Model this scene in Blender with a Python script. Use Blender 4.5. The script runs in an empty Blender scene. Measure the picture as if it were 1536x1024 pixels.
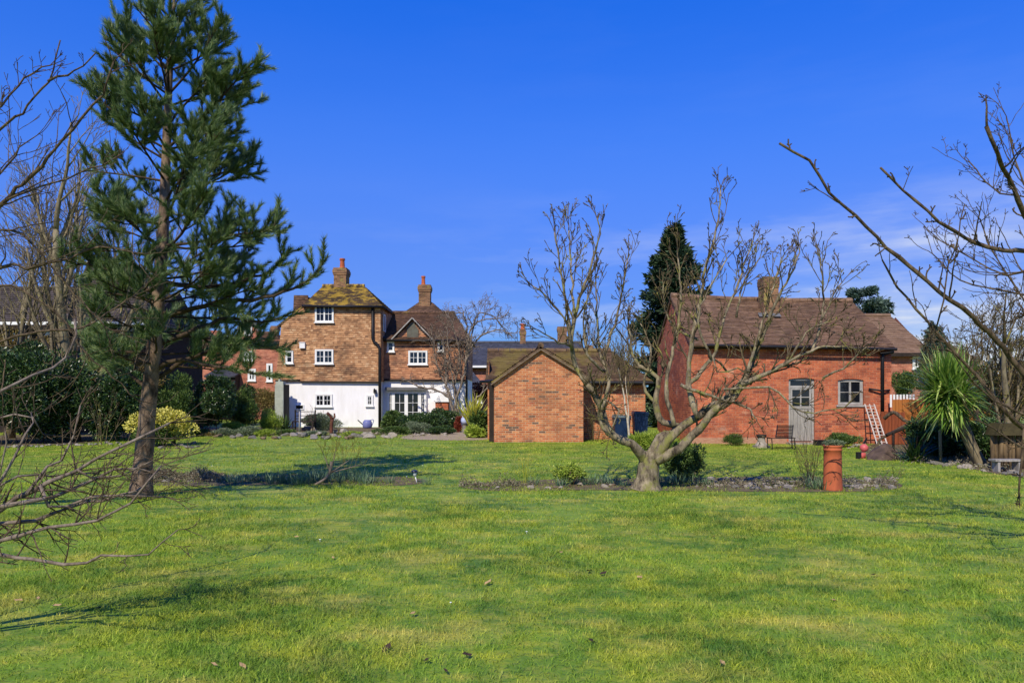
import bpy, math, random
import numpy as np
from mathutils import Vector
random.seed(7); RNG = np.random.default_rng(7)
PI = math.pi
scene = bpy.context.scene
COL = scene.collection

# ------------------------------------------------------------------ camera
F = 1100.0; CX = 768.0; HY = 592.0; EYE = 1.6       # focal length and horizon in photo pixels
cd = bpy.data.cameras.new('camera'); cam = bpy.data.objects.new('camera', cd); COL.objects.link(cam)
cam.location = (0, 0, EYE); cam.rotation_euler = (PI/2, 0, 0)
cd.sensor_width = 36; cd.lens = F/1536*36; cd.shift_y = (HY-512)/1536
cd.clip_start = 0.05; cd.clip_end = 3000
scene.camera = cam

# ------------------------------------------------------------------ world, sun, exposure
SUN_EL, SUN_AZ = math.radians(43), math.radians(19)     # azimuth: to the left, behind the camera
sv = Vector((-math.sin(SUN_AZ)*math.cos(SUN_EL), -math.cos(SUN_AZ)*math.cos(SUN_EL), math.sin(SUN_EL)))
sl = bpy.data.lights.new('sun', 'SUN'); sl.energy = 4.7; sl.angle = math.radians(0.5); sl.color = (1.0, 0.91, 0.76)
so = bpy.data.objects.new('sun', sl); COL.objects.link(so); so.rotation_euler = (-sv).to_track_quat('-Z', 'Y').to_euler()
so.location = (-10, -10, 30)
w = bpy.data.worlds.new('World'); scene.world = w; w.use_nodes = True
nt = w.node_tree; N = nt.nodes; L = nt.links; N.clear()
sky = N.new('ShaderNodeTexSky'); sky.sky_type = 'NISHITA'; sky.sun_disc = False
sky.sun_elevation = SUN_EL; sky.sun_rotation = PI + SUN_AZ
sky.air_density = 1.0; sky.dust_density = 0.0; sky.ozone_density = 6.0
hs = N.new('ShaderNodeHueSaturation'); hs.inputs['Saturation'].default_value = 2.30; hs.inputs['Hue'].default_value = 0.540
hs.inputs['Value'].default_value = 4.5
gm = N.new('ShaderNodeGamma'); gm.inputs[1].default_value = 0.4; L.new(sky.outputs[0], gm.inputs[0]); L.new(gm.outputs[0], hs.inputs['Color'])
tc = N.new('ShaderNodeTexCoord')
mp = N.new('ShaderNodeMapping'); mp.inputs['Scale'].default_value = (1.6, 1.6, 9.0); mp.inputs['Location'].default_value = (0.35, 0.2, 0.1)
L.new(tc.outputs['Generated'], mp.inputs[0])
cn = N.new('ShaderNodeTexNoise'); cn.inputs['Scale'].default_value = 2.2; cn.inputs['Detail'].default_value = 7; cn.inputs['Roughness'].default_value = 0.58
L.new(mp.outputs[0], cn.inputs['Vector'])
cr = N.new('ShaderNodeValToRGB'); cr.color_ramp.elements[0].position = 0.47; cr.color_ramp.elements[1].position = 0.72
L.new(cn.outputs[0], cr.inputs[0])
sx = N.new('ShaderNodeSeparateXYZ'); L.new(tc.outputs['Generated'], sx.inputs[0])
def wmath(op, a, b=None, c=None):
    n = N.new('ShaderNodeMath'); n.operation = op; n.use_clamp = False
    for i, q in enumerate((a, b, c)):
        if q is None: continue
        if isinstance(q, (int, float)): n.inputs[i].default_value = q
        else: L.new(q, n.inputs[i])
    return n.outputs[0]
def wmap(v, a, b, c, d):
    n = N.new('ShaderNodeMapRange'); n.interpolation_type = 'SMOOTHSTEP'; L.new(v, n.inputs[0])
    for i, q in enumerate((a, b, c, d)): n.inputs[i+1].default_value = q
    return n.outputs[0]
low = wmap(sx.outputs[2], 0.05, 0.30, 1.0, 0.03)           # clouds gather near the horizon
right = wmap(sx.outputs[0], -0.35, 0.62, 0.12, 1.0)         # and to the right
cl = wmath('MULTIPLY', cr.outputs[0], wmath('MULTIPLY', low, right))
cr2 = N.new('ShaderNodeValToRGB'); cr2.color_ramp.elements[0].position = 0.30; cr2.color_ramp.elements[1].position = 0.60; L.new(cn.outputs[0], cr2.inputs[0])
bank = wmath('MULTIPLY', cr2.outputs[0], wmath('MULTIPLY', wmap(sx.outputs[2], 0.06, 0.27, 1.0, 0.0), wmap(sx.outputs[0], 0.24, 0.48, 0.0, 1.0)))   # a low bank on the right
cl = wmath('MINIMUM', wmath('ADD', wmath('MULTIPLY', cl, 0.85), wmath('MULTIPLY', bank, 0.8)), 0.9)
mx = N.new('ShaderNodeMix'); mx.data_type = 'RGBA'
dm = N.new('ShaderNodeMix'); dm.data_type = 'RGBA'; dm.blend_type = 'MULTIPLY'; dm.inputs[0].default_value = 1; L.new(hs.outputs[0], dm.inputs[6])
rp = N.new('ShaderNodeValToRGB'); L.new(wmap(sx.outputs[2], 0.0, 0.36, 0, 1), rp.inputs[0]); rp.color_ramp.elements[0].color = (.19, .41, .74, 1); rp.color_ramp.elements[1].color = (1, 1, 1, 1); L.new(rp.outputs[0], dm.inputs[7])
L.new(cl, mx.inputs[0]); L.new(dm.outputs[2], mx.inputs[6]); mx.inputs[7].default_value = (7.2, 7.6, 8.2, 1)
bg = N.new('ShaderNodeBackground'); bg.inputs['Strength'].default_value = 0.11; L.new(mx.outputs[2], bg.inputs[0])
ow = N.new('ShaderNodeOutputWorld'); L.new(bg.outputs[0], ow.inputs[0])
vs = scene.view_settings; vs.view_transform = 'Standard'; vs.look = 'None'; vs.exposure = 0.0; vs.gamma = 1.0; vs.use_curve_mapping = False
scene.render.engine = 'CYCLES'
scene.render.resolution_x = 1024; scene.render.resolution_y = 682

# ------------------------------------------------------------------ measuring
def X(px, d): return (px-CX)/F*d
def Z(py, d): return EYE+(HY-py)/F*d
def P(px, py, d): return np.array((X(px, d), d, Z(py, d)))
def GD(py): return F*EYE/(py-HY)                # distance of a point on the ground
def S(r, g, b, k=1.0):
    f = lambda c: (c/255/12.92 if c/255 <= 0.04045 else ((c/255+0.055)/1.055)**2.4)*k
    return (f(r), f(g), f(b), 1)

# ------------------------------------------------------------------ mesh builder
class MB:
    def __init__(self): self.V = []; self.Fc = []; self.n = 0
    def add(self, v, f, mi=0):
        v = np.asarray(v, float).reshape(-1, 3); f = np.asarray(f, int)
        self.V.append(v); self.Fc.append((f+self.n, mi)); self.n += len(v)
    def quad(self, a, b, c, d, mi=0): self.add([a, b, c, d], [[0, 1, 2, 3]], mi)
    def poly(self, pts, mi=0): self.add(pts, [list(range(len(pts)))], mi)
    def box(self, x0, x1, y0, y1, z0, z1, mi=0):
        v = [(x0,y0,z0),(x1,y0,z0),(x1,y1,z0),(x0,y1,z0),(x0,y0,z1),(x1,y0,z1),(x1,y1,z1),(x0,y1,z1)]
        self.add(v, [[0,3,2,1],[4,5,6,7],[0,1,5,4],[1,2,6,5],[2,3,7,6],[3,0,4,7]], mi)
    def bar(self, a, b, w, h, mi=0, up=(0,0,1)):            # rectangular bar from a to b
        a = np.array(a, float); b = np.array(b, float); t = b-a; t /= np.linalg.norm(t)
        u = np.cross(t, np.array(up, float)); 
        if np.linalg.norm(u) < 1e-6: u = np.cross(t, (1,0,0))
        u /= np.linalg.norm(u); q = np.cross(u, t)
        o = [-u*w/2-q*h/2, u*w/2-q*h/2, u*w/2+q*h/2, -u*w/2+q*h/2]
        self.add([a+k for k in o]+[b+k for k in o], [[0,1,2,3],[7,6,5,4],[0,4,5,1],[1,5,6,2],[2,6,7,3],[3,7,4,0]], mi)
    def prism(self, xz, y0, y1, mi=0):                      # polygon in the x-z plane, pushed back
        n = len(xz); v = [(x, y0, z) for x, z in xz]+[(x, y1, z) for x, z in xz]
        self.poly(v[:n], mi); self.poly(v[n:][::-1], mi)
        for i in range(n):
            j = (i+1) % n; self.quad(v[i], v[n+i], v[n+j], v[j], mi)
    def tube(self, pts, r, n=6, mi=0, cap=True):
        pts = np.asarray(pts, float); k = len(pts); r = np.broadcast_to(np.asarray(r, float), (k,))
        t = np.gradient(pts, axis=0); t /= np.linalg.norm(t, axis=1)[:, None]+1e-9
        ax = pts[-1]-pts[0]; i = int(np.argmin(np.abs(ax))); ref = np.zeros(3); ref[i] = 1
        u = np.cross(t, ref); u /= np.linalg.norm(u, axis=1)[:, None]+1e-9; q = np.cross(t, u)
        a = np.arange(n)*2*PI/n
        v = pts[:, None]+r[:, None, None]*(u[:, None]*np.cos(a)[None, :, None]+q[:, None]*np.sin(a)[None, :, None])
        i = np.arange(k-1)[:, None]*n; j = np.arange(n)[None]; j2 = (j+1) % n
        f = np.stack([i+j, i+j2, i+n+j2, i+n+j], -1).reshape(-1, 4)
        base = self.n; self.add(v.reshape(-1, 3), f, mi)
        if cap and n > 3:
            self.Fc.append((np.array([list(range(n))[::-1]])+base, mi)); self.Fc.append((np.array([list(range(n))])+base+(k-1)*n, mi))
    def lathe(self, c, prof, n=20, mi=0):                   # prof: list of (r, z)
        c = np.array(c, float); a = np.arange(n)*2*PI/n; k = len(prof)
        v = np.array([[(c[0]+r*math.cos(t), c[1]+r*math.sin(t), c[2]+z) for t in a] for r, z in prof]).reshape(-1, 3)
        i = np.arange(k-1)[:, None]*n; j = np.arange(n)[None]; j2 = (j+1) % n
        base = self.n; self.add(v, np.stack([i+j, i+j2, i+n+j2, i+n+j], -1).reshape(-1, 4), mi)
        self.Fc.append((np.array([list(range(n))])+base+(k-1)*n, mi)); self.Fc.append((np.array([list(range(n))[::-1]])+base, mi))
    def build(self, name, mats, parent=None, smooth=False, uv=True):
        if not isinstance(mats, (list, tuple)): mats = [mats]
        V = np.concatenate(self.V) if self.V else np.zeros((0, 3))
        V = V-np.array(wloc(parent))
        me = bpy.data.meshes.new(name)
        lp = np.concatenate([f.ravel() for f, m in self.Fc]); tot = np.concatenate([np.full(len(f), f.shape[1]) for f, m in self.Fc])
        mi = np.concatenate([np.full(len(f), m) for f, m in self.Fc])
        st = np.concatenate([[0], np.cumsum(tot)[:-1]])
        me.vertices.add(len(V)); me.vertices.foreach_set('co', V.astype(np.float32).ravel())
        me.loops.add(len(lp)); me.loops.foreach_set('vertex_index', lp.astype(np.int32))
        me.polygons.add(len(tot)); me.polygons.foreach_set('loop_start', st.astype(np.int32))
        me.polygons.foreach_set('material_index', mi.astype(np.int32))
        me.polygons.foreach_set('use_smooth', np.full(len(tot), bool(smooth)))
        for m in mats: me.materials.append(m)
        if uv:
            W = V+np.array(wloc(parent))
            a, b, c = W[lp[st]], W[lp[st+1]], W[lp[st+2]]
            nn = np.cross(b-a, c-a); nn /= np.linalg.norm(nn, axis=1)[:, None]+1e-12
            u = np.cross(np.array([0, 0, 1.0]), nn); ul = np.linalg.norm(u, axis=1)
            flat = ul < 0.15; u[flat] = (1, 0, 0); u /= np.linalg.norm(u, axis=1)[:, None]
            v = np.cross(nn, u)
            U = np.repeat(u, tot, 0); VV = np.repeat(v, tot, 0); pl = W[lp]
            uvs = np.stack([(pl*U).sum(1), (pl*VV).sum(1)], 1).astype(np.float32)
            ly = me.uv_layers.new(name='UVMap'); ly.data.foreach_set('uv', uvs.ravel())
        me.update(calc_edges=True); me.validate()
        o = bpy.data.objects.new(name, me); COL.objects.link(o)
        if parent is not None: o.parent = parent
        return o

def wloc(o):
    v = Vector((0, 0, 0))
    while o is not None: v = v+o.location; o = o.parent
    return v
def tag(o, label=None, cat=None, group=None, kind=None):
    if label: o['label'] = label
    if cat: o['category'] = cat
    if group: o['group'] = group
    if kind: o['kind'] = kind
    return o
def thing(name, loc, label, cat, group=None):
    o = bpy.data.objects.new(name, None); COL.objects.link(o); o.location = loc; o.empty_display_size = 0.2
    return tag(o, label, cat, group)
def copy_tree(o, parent=None):
    c = o.copy(); COL.objects.link(c); c.parent = parent
    for ch in list(o.children): copy_tree(ch, c)
    return c
def settle(o):                                              # move a one-mesh thing's origin to its base
    me = o.data; n = len(me.vertices); co = np.zeros(n*3, np.float32); me.vertices.foreach_get('co', co); co = co.reshape(-1, 3)
    c = np.array([(co[:, 0].min()+co[:, 0].max())/2, (co[:, 1].min()+co[:, 1].max())/2, co[:, 2].min()])
    me.vertices.foreach_set('co', (co-c).astype(np.float32).ravel()); me.update(); o.location = o.location+Vector(c); return o

# ------------------------------------------------------------------ materials
def newmat(name, rough=0.85, spec=0.25):
    m = bpy.data.materials.new(name); m.use_nodes = True; b = m.node_tree.nodes['Principled BSDF']
    b.inputs['Roughness'].default_value = rough; b.inputs['Specular IOR Level'].default_value = spec
    return m, m.node_tree.nodes, m.node_tree.links, b
class NT:
    def __init__(self, m): self.N = m.node_tree.nodes; self.L = m.node_tree.links
    def put(self, s, i):
        if isinstance(s, (int, float)): i.default_value = s
        elif isinstance(s, tuple): i.default_value = s
        else: self.L.new(s, i)
    def math(self, op, a, b=None, clamp=False):
        n = self.N.new('ShaderNodeMath'); n.operation = op; n.use_clamp = clamp; self.put(a, n.inputs[0])
        if b is not None: self.put(b, n.inputs[1])
        return n.outputs[0]
    def mix(self, f, a, b, mode='MIX'):
        n = self.N.new('ShaderNodeMix'); n.data_type = 'RGBA'; n.blend_type = mode
        self.put(f, n.inputs[0]); self.put(a, n.inputs[6]); self.put(b, n.inputs[7]); return n.outputs[2]
    def ramp(self, v, stops, interp='LINEAR'):
        n = self.N.new('ShaderNodeValToRGB'); self.L.new(v, n.inputs[0]); r = n.color_ramp; r.interpolation = interp
        while len(r.elements) < len(stops): r.elements.new(0.5)
        for e, (p, c) in zip(r.elements, stops): e.position = p; e.color = c
        return n.outputs[0]
    def noise(self, vec, scale, detail=4, rough=0.55, sc=None, loc=None):
        if sc or loc:
            m = self.N.new('ShaderNodeMapping'); self.L.new(vec, m.inputs[0])
            if sc: m.inputs['Scale'].default_value = sc
            if loc: m.inputs['Location'].default_value = loc
            vec = m.outputs[0]
        n = self.N.new('ShaderNodeTexNoise'); n.inputs['Scale'].default_value = scale; n.inputs['Detail'].default_value = detail
        n.inputs['Roughness'].default_value = rough; self.L.new(vec, n.inputs['Vector']); return n.outputs[0]
    def rng(self, v, a, b, c=0.0, d=1.0):
        n = self.N.new('ShaderNodeMapRange'); self.L.new(v, n.inputs[0])
        for i, q in enumerate((a, b, c, d)): n.inputs[i+1].default_value = q
        return n.outputs[0]
    def pos(self): return self.N.new('ShaderNodeNewGeometry').outputs['Position']
    def obj(self): return self.N.new('ShaderNodeTexCoord').outputs['Object']
    def island(self): return self.N.new('ShaderNodeNewGeometry').outputs['Random Per Island']
    def bump(self, h, strength, dist, bsdf):
        n = self.N.new('ShaderNodeBump'); n.inputs['Strength'].default_value = strength; n.inputs['Distance'].default_value = dist
        self.L.new(h, n.inputs['Height']); self.L.new(n.outputs[0], bsdf.inputs['Normal'])
W1 = (1, 1, 1, 1); K1 = (0, 0, 0, 1)

def cellmat(name, cw, ch, palette, mortar=None, mu=0.06, mv=0.14, stain=None, stain_amt=0.5, lichen=None, bump=0.6, wob=0.015, offs=0.5, rough=0.9, large=0.25):
    """Bricks or tiles: every cell takes its own colour from the palette."""
    m, N, L, b = newmat(name, rough, 0.2); t = NT(m)
    uv = N.new('ShaderNodeTexCoord').outputs['UV']
    nw = N.new('ShaderNodeTexNoise'); nw.inputs['Scale'].default_value = 3.0; nw.inputs['Detail'].default_value = 2; L.new(uv, nw.inputs['Vector'])
    s = N.new('ShaderNodeSeparateXYZ'); L.new(uv, s.inputs[0])
    v = t.math('ADD', s.outputs[1], t.math('MULTIPLY', t.math('SUBTRACT', nw.outputs[0], 0.5), wob*2))
    vv = t.math('DIVIDE', v, ch); row = t.math('FLOOR', vv)
    uu = t.math('ADD', t.math('DIVIDE', s.outputs[0], cw), t.math('MULTIPLY', t.math('FLOORED_MODULO', row, 2.0), offs))
    col = t.math('FLOOR', uu); fu = t.math('FRACT', uu); fv = t.math('FRACT', vv)
    cb = N.new('ShaderNodeCombineXYZ'); L.new(col, cb.inputs[0]); L.new(row, cb.inputs[1])
    wn = N.new('ShaderNodeTexWhiteNoise'); wn.noise_dimensions = '2D'; L.new(cb.outputs[0], wn.inputs['Vector'])
    # neighbouring bricks drift together a little
    drift = t.noise(uv, 0.9, 3)
    val = t.math('ADD', t.math('MULTIPLY', wn.outputs['Value'], 1-large), t.math('MULTIPLY', t.rng(drift, 0.3, 0.7), large))
    c = t.ramp(val, palette)
    fine = t.noise(uv, 22, 4, 0.6)
    c = t.mix(0.55, c, t.mix(1.0, c, t.ramp(fine, [(0.3, (0.55, 0.55, 0.55, 1)), (0.7, (1.35, 1.35, 1.35, 1))]), 'MULTIPLY'))
    if mortar is not None:
        mk = t.math('MAXIMUM', t.math('LESS_THAN', fu, mu), t.math('LESS_THAN', fv, mv))
        c = t.mix(mk, c, mortar)
        hgt = t.math('SUBTRACT', 1.0, mk)
    else:
        mk = t.math('MAXIMUM', t.math('LESS_THAN', fu, mu), 0.0)
        hgt = t.math('SUBTRACT', wn.outputs['Value'], mk)
    if stain is not None:
        sn = t.noise(t.pos(), 0.75, 6, 0.65, sc=(1, 1, 1.6))
        c = t.mix(t.math('MULTIPLY', t.rng(sn, 0.50, 0.68), stain_amt), c, stain)
    if lichen is not None:
        colr, sc, th, amt = lichen
        ln = t.noise(t.pos(), sc, 7, 0.7)
        c = t.mix(t.math('MULTIPLY', t.rng(ln, th, th+0.08), amt), c, colr)
    mot = t.noise(t.pos(), 2.6, 5, 0.65, loc=(9, 4, 7))                # weathering in patches
    c = t.mix(0.75, c, t.mix(1.0, c, t.ramp(mot, [(0.32, (0.66, 0.66, 0.68, 1)), (0.62, (1.12, 1.12, 1.10, 1))]), 'MULTIPLY'))
    hv = N.new('ShaderNodeHueSaturation'); hv.inputs['Saturation'].default_value = 0.98 if name in ('brick_orange', 'brick_red') else 0.92; L.new(c, hv.inputs['Color']); c = hv.outputs[0]
    L.new(c, b.inputs['Base Color'])
    t.bump(t.math('ADD', hgt, t.math('MULTIPLY', fine, 0.6)), bump, 0.012, b)
    return m

def plain(name, c1, c2=None, scale=6, rough=0.8, bump=0.0, spec=0.25, sc=None, bscale=None, metal=0.0):
    m, N, L, b = newmat(name, rough, spec); t = NT(m); c2 = c2 or tuple(q*0.7 for q in c1[:3])+(1,)
    n = t.noise(t.obj(), scale, 6, 0.62, sc=sc)
    L.new(t.mix(t.rng(n, 0.3, 0.7), c1, c2), b.inputs['Base Color']); b.inputs['Metallic'].default_value = metal
    if bump: t.bump(t.noise(t.obj(), bscale or scale*4, 5, 0.6, sc=sc), bump, 0.02, b)
    return m
def leafmat(name, stops, rough=0.5, spec=0.35, trans=0.0, patch=None):
    """Foliage: each leaf or blade its own tone."""
    m, N, L, b = newmat(name, rough, spec); t = NT(m)
    c = t.ramp(t.island(), stops)
    if patch: c = t.mix(t.rng(t.noise(t.pos(), patch[0], 4), 0.42, 0.6), c, t.mix(1.0, c, patch[1], 'MULTIPLY'))
    L.new(c, b.inputs['Base Color'])
    if trans:
        tr = N.new('ShaderNodeBsdfTranslucent'); L.new(c, tr.inputs[0]); ms = N.new('ShaderNodeMixShader'); ms.inputs[0].default_value = trans
        L.new(b.outputs[0], ms.inputs[1]); L.new(tr.outputs[0], ms.inputs[2]); L.new(ms.outputs[0], N['Material Output'].inputs[0])
    return m
def barkmat(name, c1, c2, moss=None, th=0.52, scale=7, sc=(1, 1, 0.35), bump=0.7):
    m, N, L, b = newmat(name, 0.9, 0.15); t = NT(m)
    n = t.noise(t.pos(), scale, 7, 0.68, sc=sc); c = t.mix(t.rng(n, 0.34, 0.64), c1, c2)
    if moss: c = t.mix(t.rng(t.noise(t.pos(), 4.5, 6, 0.7, loc=(3, 1, 2)), th, th+0.1), c, moss)
    L.new(c, b.inputs['Base Color']); t.bump(n, bump, 0.03, b)
    return m

M = {}
M['brick_shed'] = cellmat('brick_orange', 0.225, 0.075, [(0.0, S(96,70,58)), (0.12, S(116,88,72)), (0.2, S(168,98,62)), (0.5, S(194,112,66)), (0.75, S(208,138,86)), (0.9, S(178,88,58)), (1.0, S(220,172,124))], S(204,176,138), 0.055, 0.16, S(130,92,66), 0.55, bump=0.7)
M['brick_barn'] = cellmat('brick_red', 0.225, 0.075, [(0.0, S(110,64,50)), (0.2, S(156,80,58)), (0.5, S(188,97,60)), (0.8, S(204,116,74)), (0.93, S(150,76,58)), (1.0, S(218,154,114))], S(196,142,110), 0.05, 0.14, S(126,70,52), 0.7, lichen=(S(206,164,132), 1.3, 0.60, 0.55), bump=0.8, large=0.4)
M['brick_far'] = cellmat('brick_far', 0.225, 0.075, [(0.0, S(140,78,58)), (0.5, S(186,106,76)), (1.0, S(202,132,98))], S(190,130,98), 0.05, 0.14, S(150,90,66), 0.35)
M['brick_chimney'] = cellmat('brick_chimney', 0.225, 0.075, [(0.0, S(84,62,46)), (0.5, S(140,98,64)), (1.0, S(166,120,76))], S(150,128,96), 0.06, 0.15, S(80,62,46), 0.5, lichen=(S(150,140,60), 2.2, 0.55, 0.7))
M['tile_wall'] = cellmat('tile_hanging', 0.165, 0.125, [(0.0, S(98,70,50)), (0.14, S(146,104,70)), (0.4, S(180,128,80)), (0.7, S(196,146,96)), (0.9, S(210,170,122)), (1.0, S(160,104,70))], None, 0.05, 0, S(76,58,48), 0.75, bump=0.5, large=0.35)
M['tile_wall_red'] = cellmat('tile_hanging_red', 0.165, 0.125, [(0.0, S(104,72,54)), (0.16, S(150,100,70)), (0.45, S(184,122,78)), (0.75, S(200,142,96)), (1.0, S(162,96,64))], None, 0.05, 0, S(92,74,64), 0.8, bump=0.5, large=0.35)
M['tile_roof'] = cellmat('tile_roof_brown', 0.165, 0.10, [(0.0, S(66,50,40)), (0.5, S(104,76,56)), (1.0, S(134,100,74))], None, 0.05, 0, S(70,58,44), 0.6, lichen=(S(126,110,48), 1.3, 0.60, 0.6), bump=0.5)
M['tile_roof_moss'] = cellmat('tile_roof_lichen', 0.165, 0.10, [(0.0, S(60,50,40)), (0.5, S(96,78,54)), (1.0, S(124,98,66))], None, 0.05, 0, S(66,56,40), 0.6, lichen=(S(184,152,36), 2.2, 0.48, 0.9), bump=0.5)
M['tile_shed'] = cellmat('tile_roof_shed', 0.165, 0.10, [(0.0, S(70,54,42)), (0.5, S(106,82,58)), (1.0, S(128,102,74))], None, 0.05, 0, S(70,60,40), 0.6, lichen=(S(132,116,50), 0.8, 0.50, 0.7), bump=0.5)
M['tile_barn'] = cellmat('tile_roof_barn', 0.165, 0.10, [(0.0, S(88,66,52)), (0.4, S(126,96,72)), (0.8, S(146,114,86)), (1.0, S(112,78,60))], None, 0.05, 0, S(100,80,62), 0.55, lichen=(S(150,124,78), 1.0, 0.60, 0.5), bump=0.5)
M['tile_tan'] = cellmat('tile_roof_tan', 0.3, 0.3, [(0.0, S(116,88,64)), (1.0, S(142,112,84))], None, 0.04, 0, S(120,96,70), 0.4, bump=0.4)
M['tile_dark'] = cellmat('tile_roof_dark', 0.3, 0.28, [(0.0, S(60,52,48)), (1.0, S(92,82,76))], None, 0.04, 0, S(84,76,60), 0.5, bump=0.4)
M['slate'] = cellmat('slate_roof', 0.25, 0.2, [(0.0, S(56,58,66)), (1.0, S(86,88,98))], None, 0.05, 0, S(74,74,74), 0.4, bump=0.3, rough=0.6)
M['render_white'] = plain('white_render', S(244,243,240), S(230,228,222), 2.2, 0.9, 0.3, bscale=14, sc=(1.6, 1.6, 0.5))
M['paint_white'] = plain('white_paint', S(238,238,234), S(222,222,216), 3, 0.5)
M['paint_grey'] = plain('grey_weathered_paint', S(176,172,164), S(140,136,128), 5, 0.7, 0.2)
M['plank'] = plain('weathered_planks', S(178,172,160), S(122,118,110), 5, 0.85, 0.4, sc=(9, 9, 0.5))
M['glass'] = plain('window_glass', S(26,30,38), S(18,20,26), 2, 0.06, spec=0.6)
M['dark'] = plain('black_iron', S(34,34,36), S(24,24,26), 5, 0.5)
M['lead'] = plain('lead', S(112,112,110), S(86,86,84), 4, 0.7)
M['terracotta'] = plain('terracotta', S(196,104,64), S(142,74,48), 5, 0.8, 0.3, sc=(1, 1, 0.35))
M['timber_dark'] = plain('dark_timber', S(58,48,40), S(38,32,28), 6, 0.85, 0.3)
M['slate_panel'] = plain('grey_green_panel', S(104,106,94), S(82,76,66), 3, 0.8, 0.3)
M['stone_pale'] = plain('pale_stone', S(182,172,152), S(118,110,96), 9, 0.9, 0.5)
M['stone_grey'] = plain('grey_stone', S(146,140,126), S(84,80,70), 9, 0.9, 0.5)
M['stone_brown'] = plain('brown_stone', S(140,120,96), S(92,78,62), 9, 0.9, 0.5)
M['bark_pine'] = barkmat('pine_bark', S(150,128,106), S(66,52,42), scale=9, sc=(1, 1, 0.45), bump=1.0)
M['bark_pine_top'] = barkmat('pine_bark_orange', S(178,132,90), S(110,78,54), scale=9, bump=0.6)
M['bark_apple'] = barkmat('old_fruit_tree_bark', S(166,152,122), S(64,56,46), S(126,124,70), 0.52, 11, bump=1.0)
M['bark_twig'] = barkmat('twig_bark', S(116,102,76), S(60,52,40), S(136,130,68), 0.53, 12, bump=0.3)
M['bark_ash'] = barkmat('grey_bark', S(150,138,110), S(92,82,64), S(128,122,66), 0.56, 8)
M['bark_near'] = barkmat('brown_bark', S(118,102,78), S(54,44,34), S(120,112,66), 0.62, 20)
M['bark_grey'] = barkmat('pale_grey_bark', S(150,136,118), S(94,82,70), None, 0.5, 16)
M['bark_dark'] = barkmat('dark_bark', S(88,74,58), S(48,40,32), None, 0.5, 14)
M['needle'] = leafmat('pine_needles', [(0, S(52,80,42)), (0.4, S(82,110,56)), (0.75, S(120,140,80)), (1, S(168,180,120))], 0.45, 0.4, 0.15)
M['laurel'] = leafmat('laurel_leaves', [(0, S(28,48,26)), (0.5, S(50,76,36)), (0.85, S(76,102,50)), (1, S(118,134,76))], 0.32, 0.5, 0.05)
M['shrub_mid'] = leafmat('mid_green_leaves', [(0, S(40,62,30)), (0.5, S(72,98,44)), (1, S(118,138,66))], 0.5, 0.3, 0.1)
M['shrub_grey'] = leafmat('grey_green_leaves', [(0, S(70,86,62)), (0.5, S(104,120,88)), (1, S(150,160,126))], 0.6, 0.25, 0.1)
M['shrub_lime'] = leafmat('lime_leaves', [(0, S(104,128,40)), (0.5, S(146,168,60)), (1, S(186,198,86))], 0.5, 0.3, 0.2)
M['yellow_leaf'] = leafmat('variegated_yellow_leaves', [(0, S(150,150,44)), (0.35, S(206,196,76)), (1, S(236,226,128))], 0.5, 0.3, 0.15)
M['beech'] = leafmat('dry_hedge_leaves', [(0, S(104,88,50)), (0.5, S(144,124,72)), (0.8, S(120,118,60)), (1, S(172,150,96))], 0.7, 0.2, 0.15)
M['conifer'] = leafmat('dark_conifer_sprays', [(0, S(24,40,28)), (0.6, S(44,66,42)), (1, S(76,96,60))], 0.55, 0.3, 0.05)
M['conifer_blue'] = leafmat('blue_conifer_sprays', [(0, S(44,62,54)), (0.6, S(72,94,80)), (1, S(108,126,110))], 0.55, 0.3, 0.05)
M['cordyline'] = leafmat('cordyline_leaves', [(0, S(58,92,30)), (0.45, S(104,140,50)), (0.8, S(150,174,74)), (1, S(204,212,130))], 0.35, 0.5, 0.2)
M['phormium'] = leafmat('yellow_striped_blades', [(0, S(140,148,40)), (0.5, S(190,190,60)), (1, S(220,214,100))], 0.4, 0.4, 0.2)
M['daff'] = leafmat('grey_green_blades', [(0, S(62,92,62)), (0.5, S(96,124,86)), (1, S(136,156,112))], 0.45, 0.35, 0.15)
M['rusty'] = leafmat('bronze_leaves', [(0, S(96,40,32)), (0.5, S(134,62,44)), (1, S(160,88,62))], 0.5, 0.3, 0.1)
M['heather'] = leafmat('dry_ground_cover', [(0, S(90,80,62)), (0.5, S(128,116,92)), (0.8, S(108,116,78)), (1, S(164,154,130))], 0.7, 0.2, 0.05)
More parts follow.
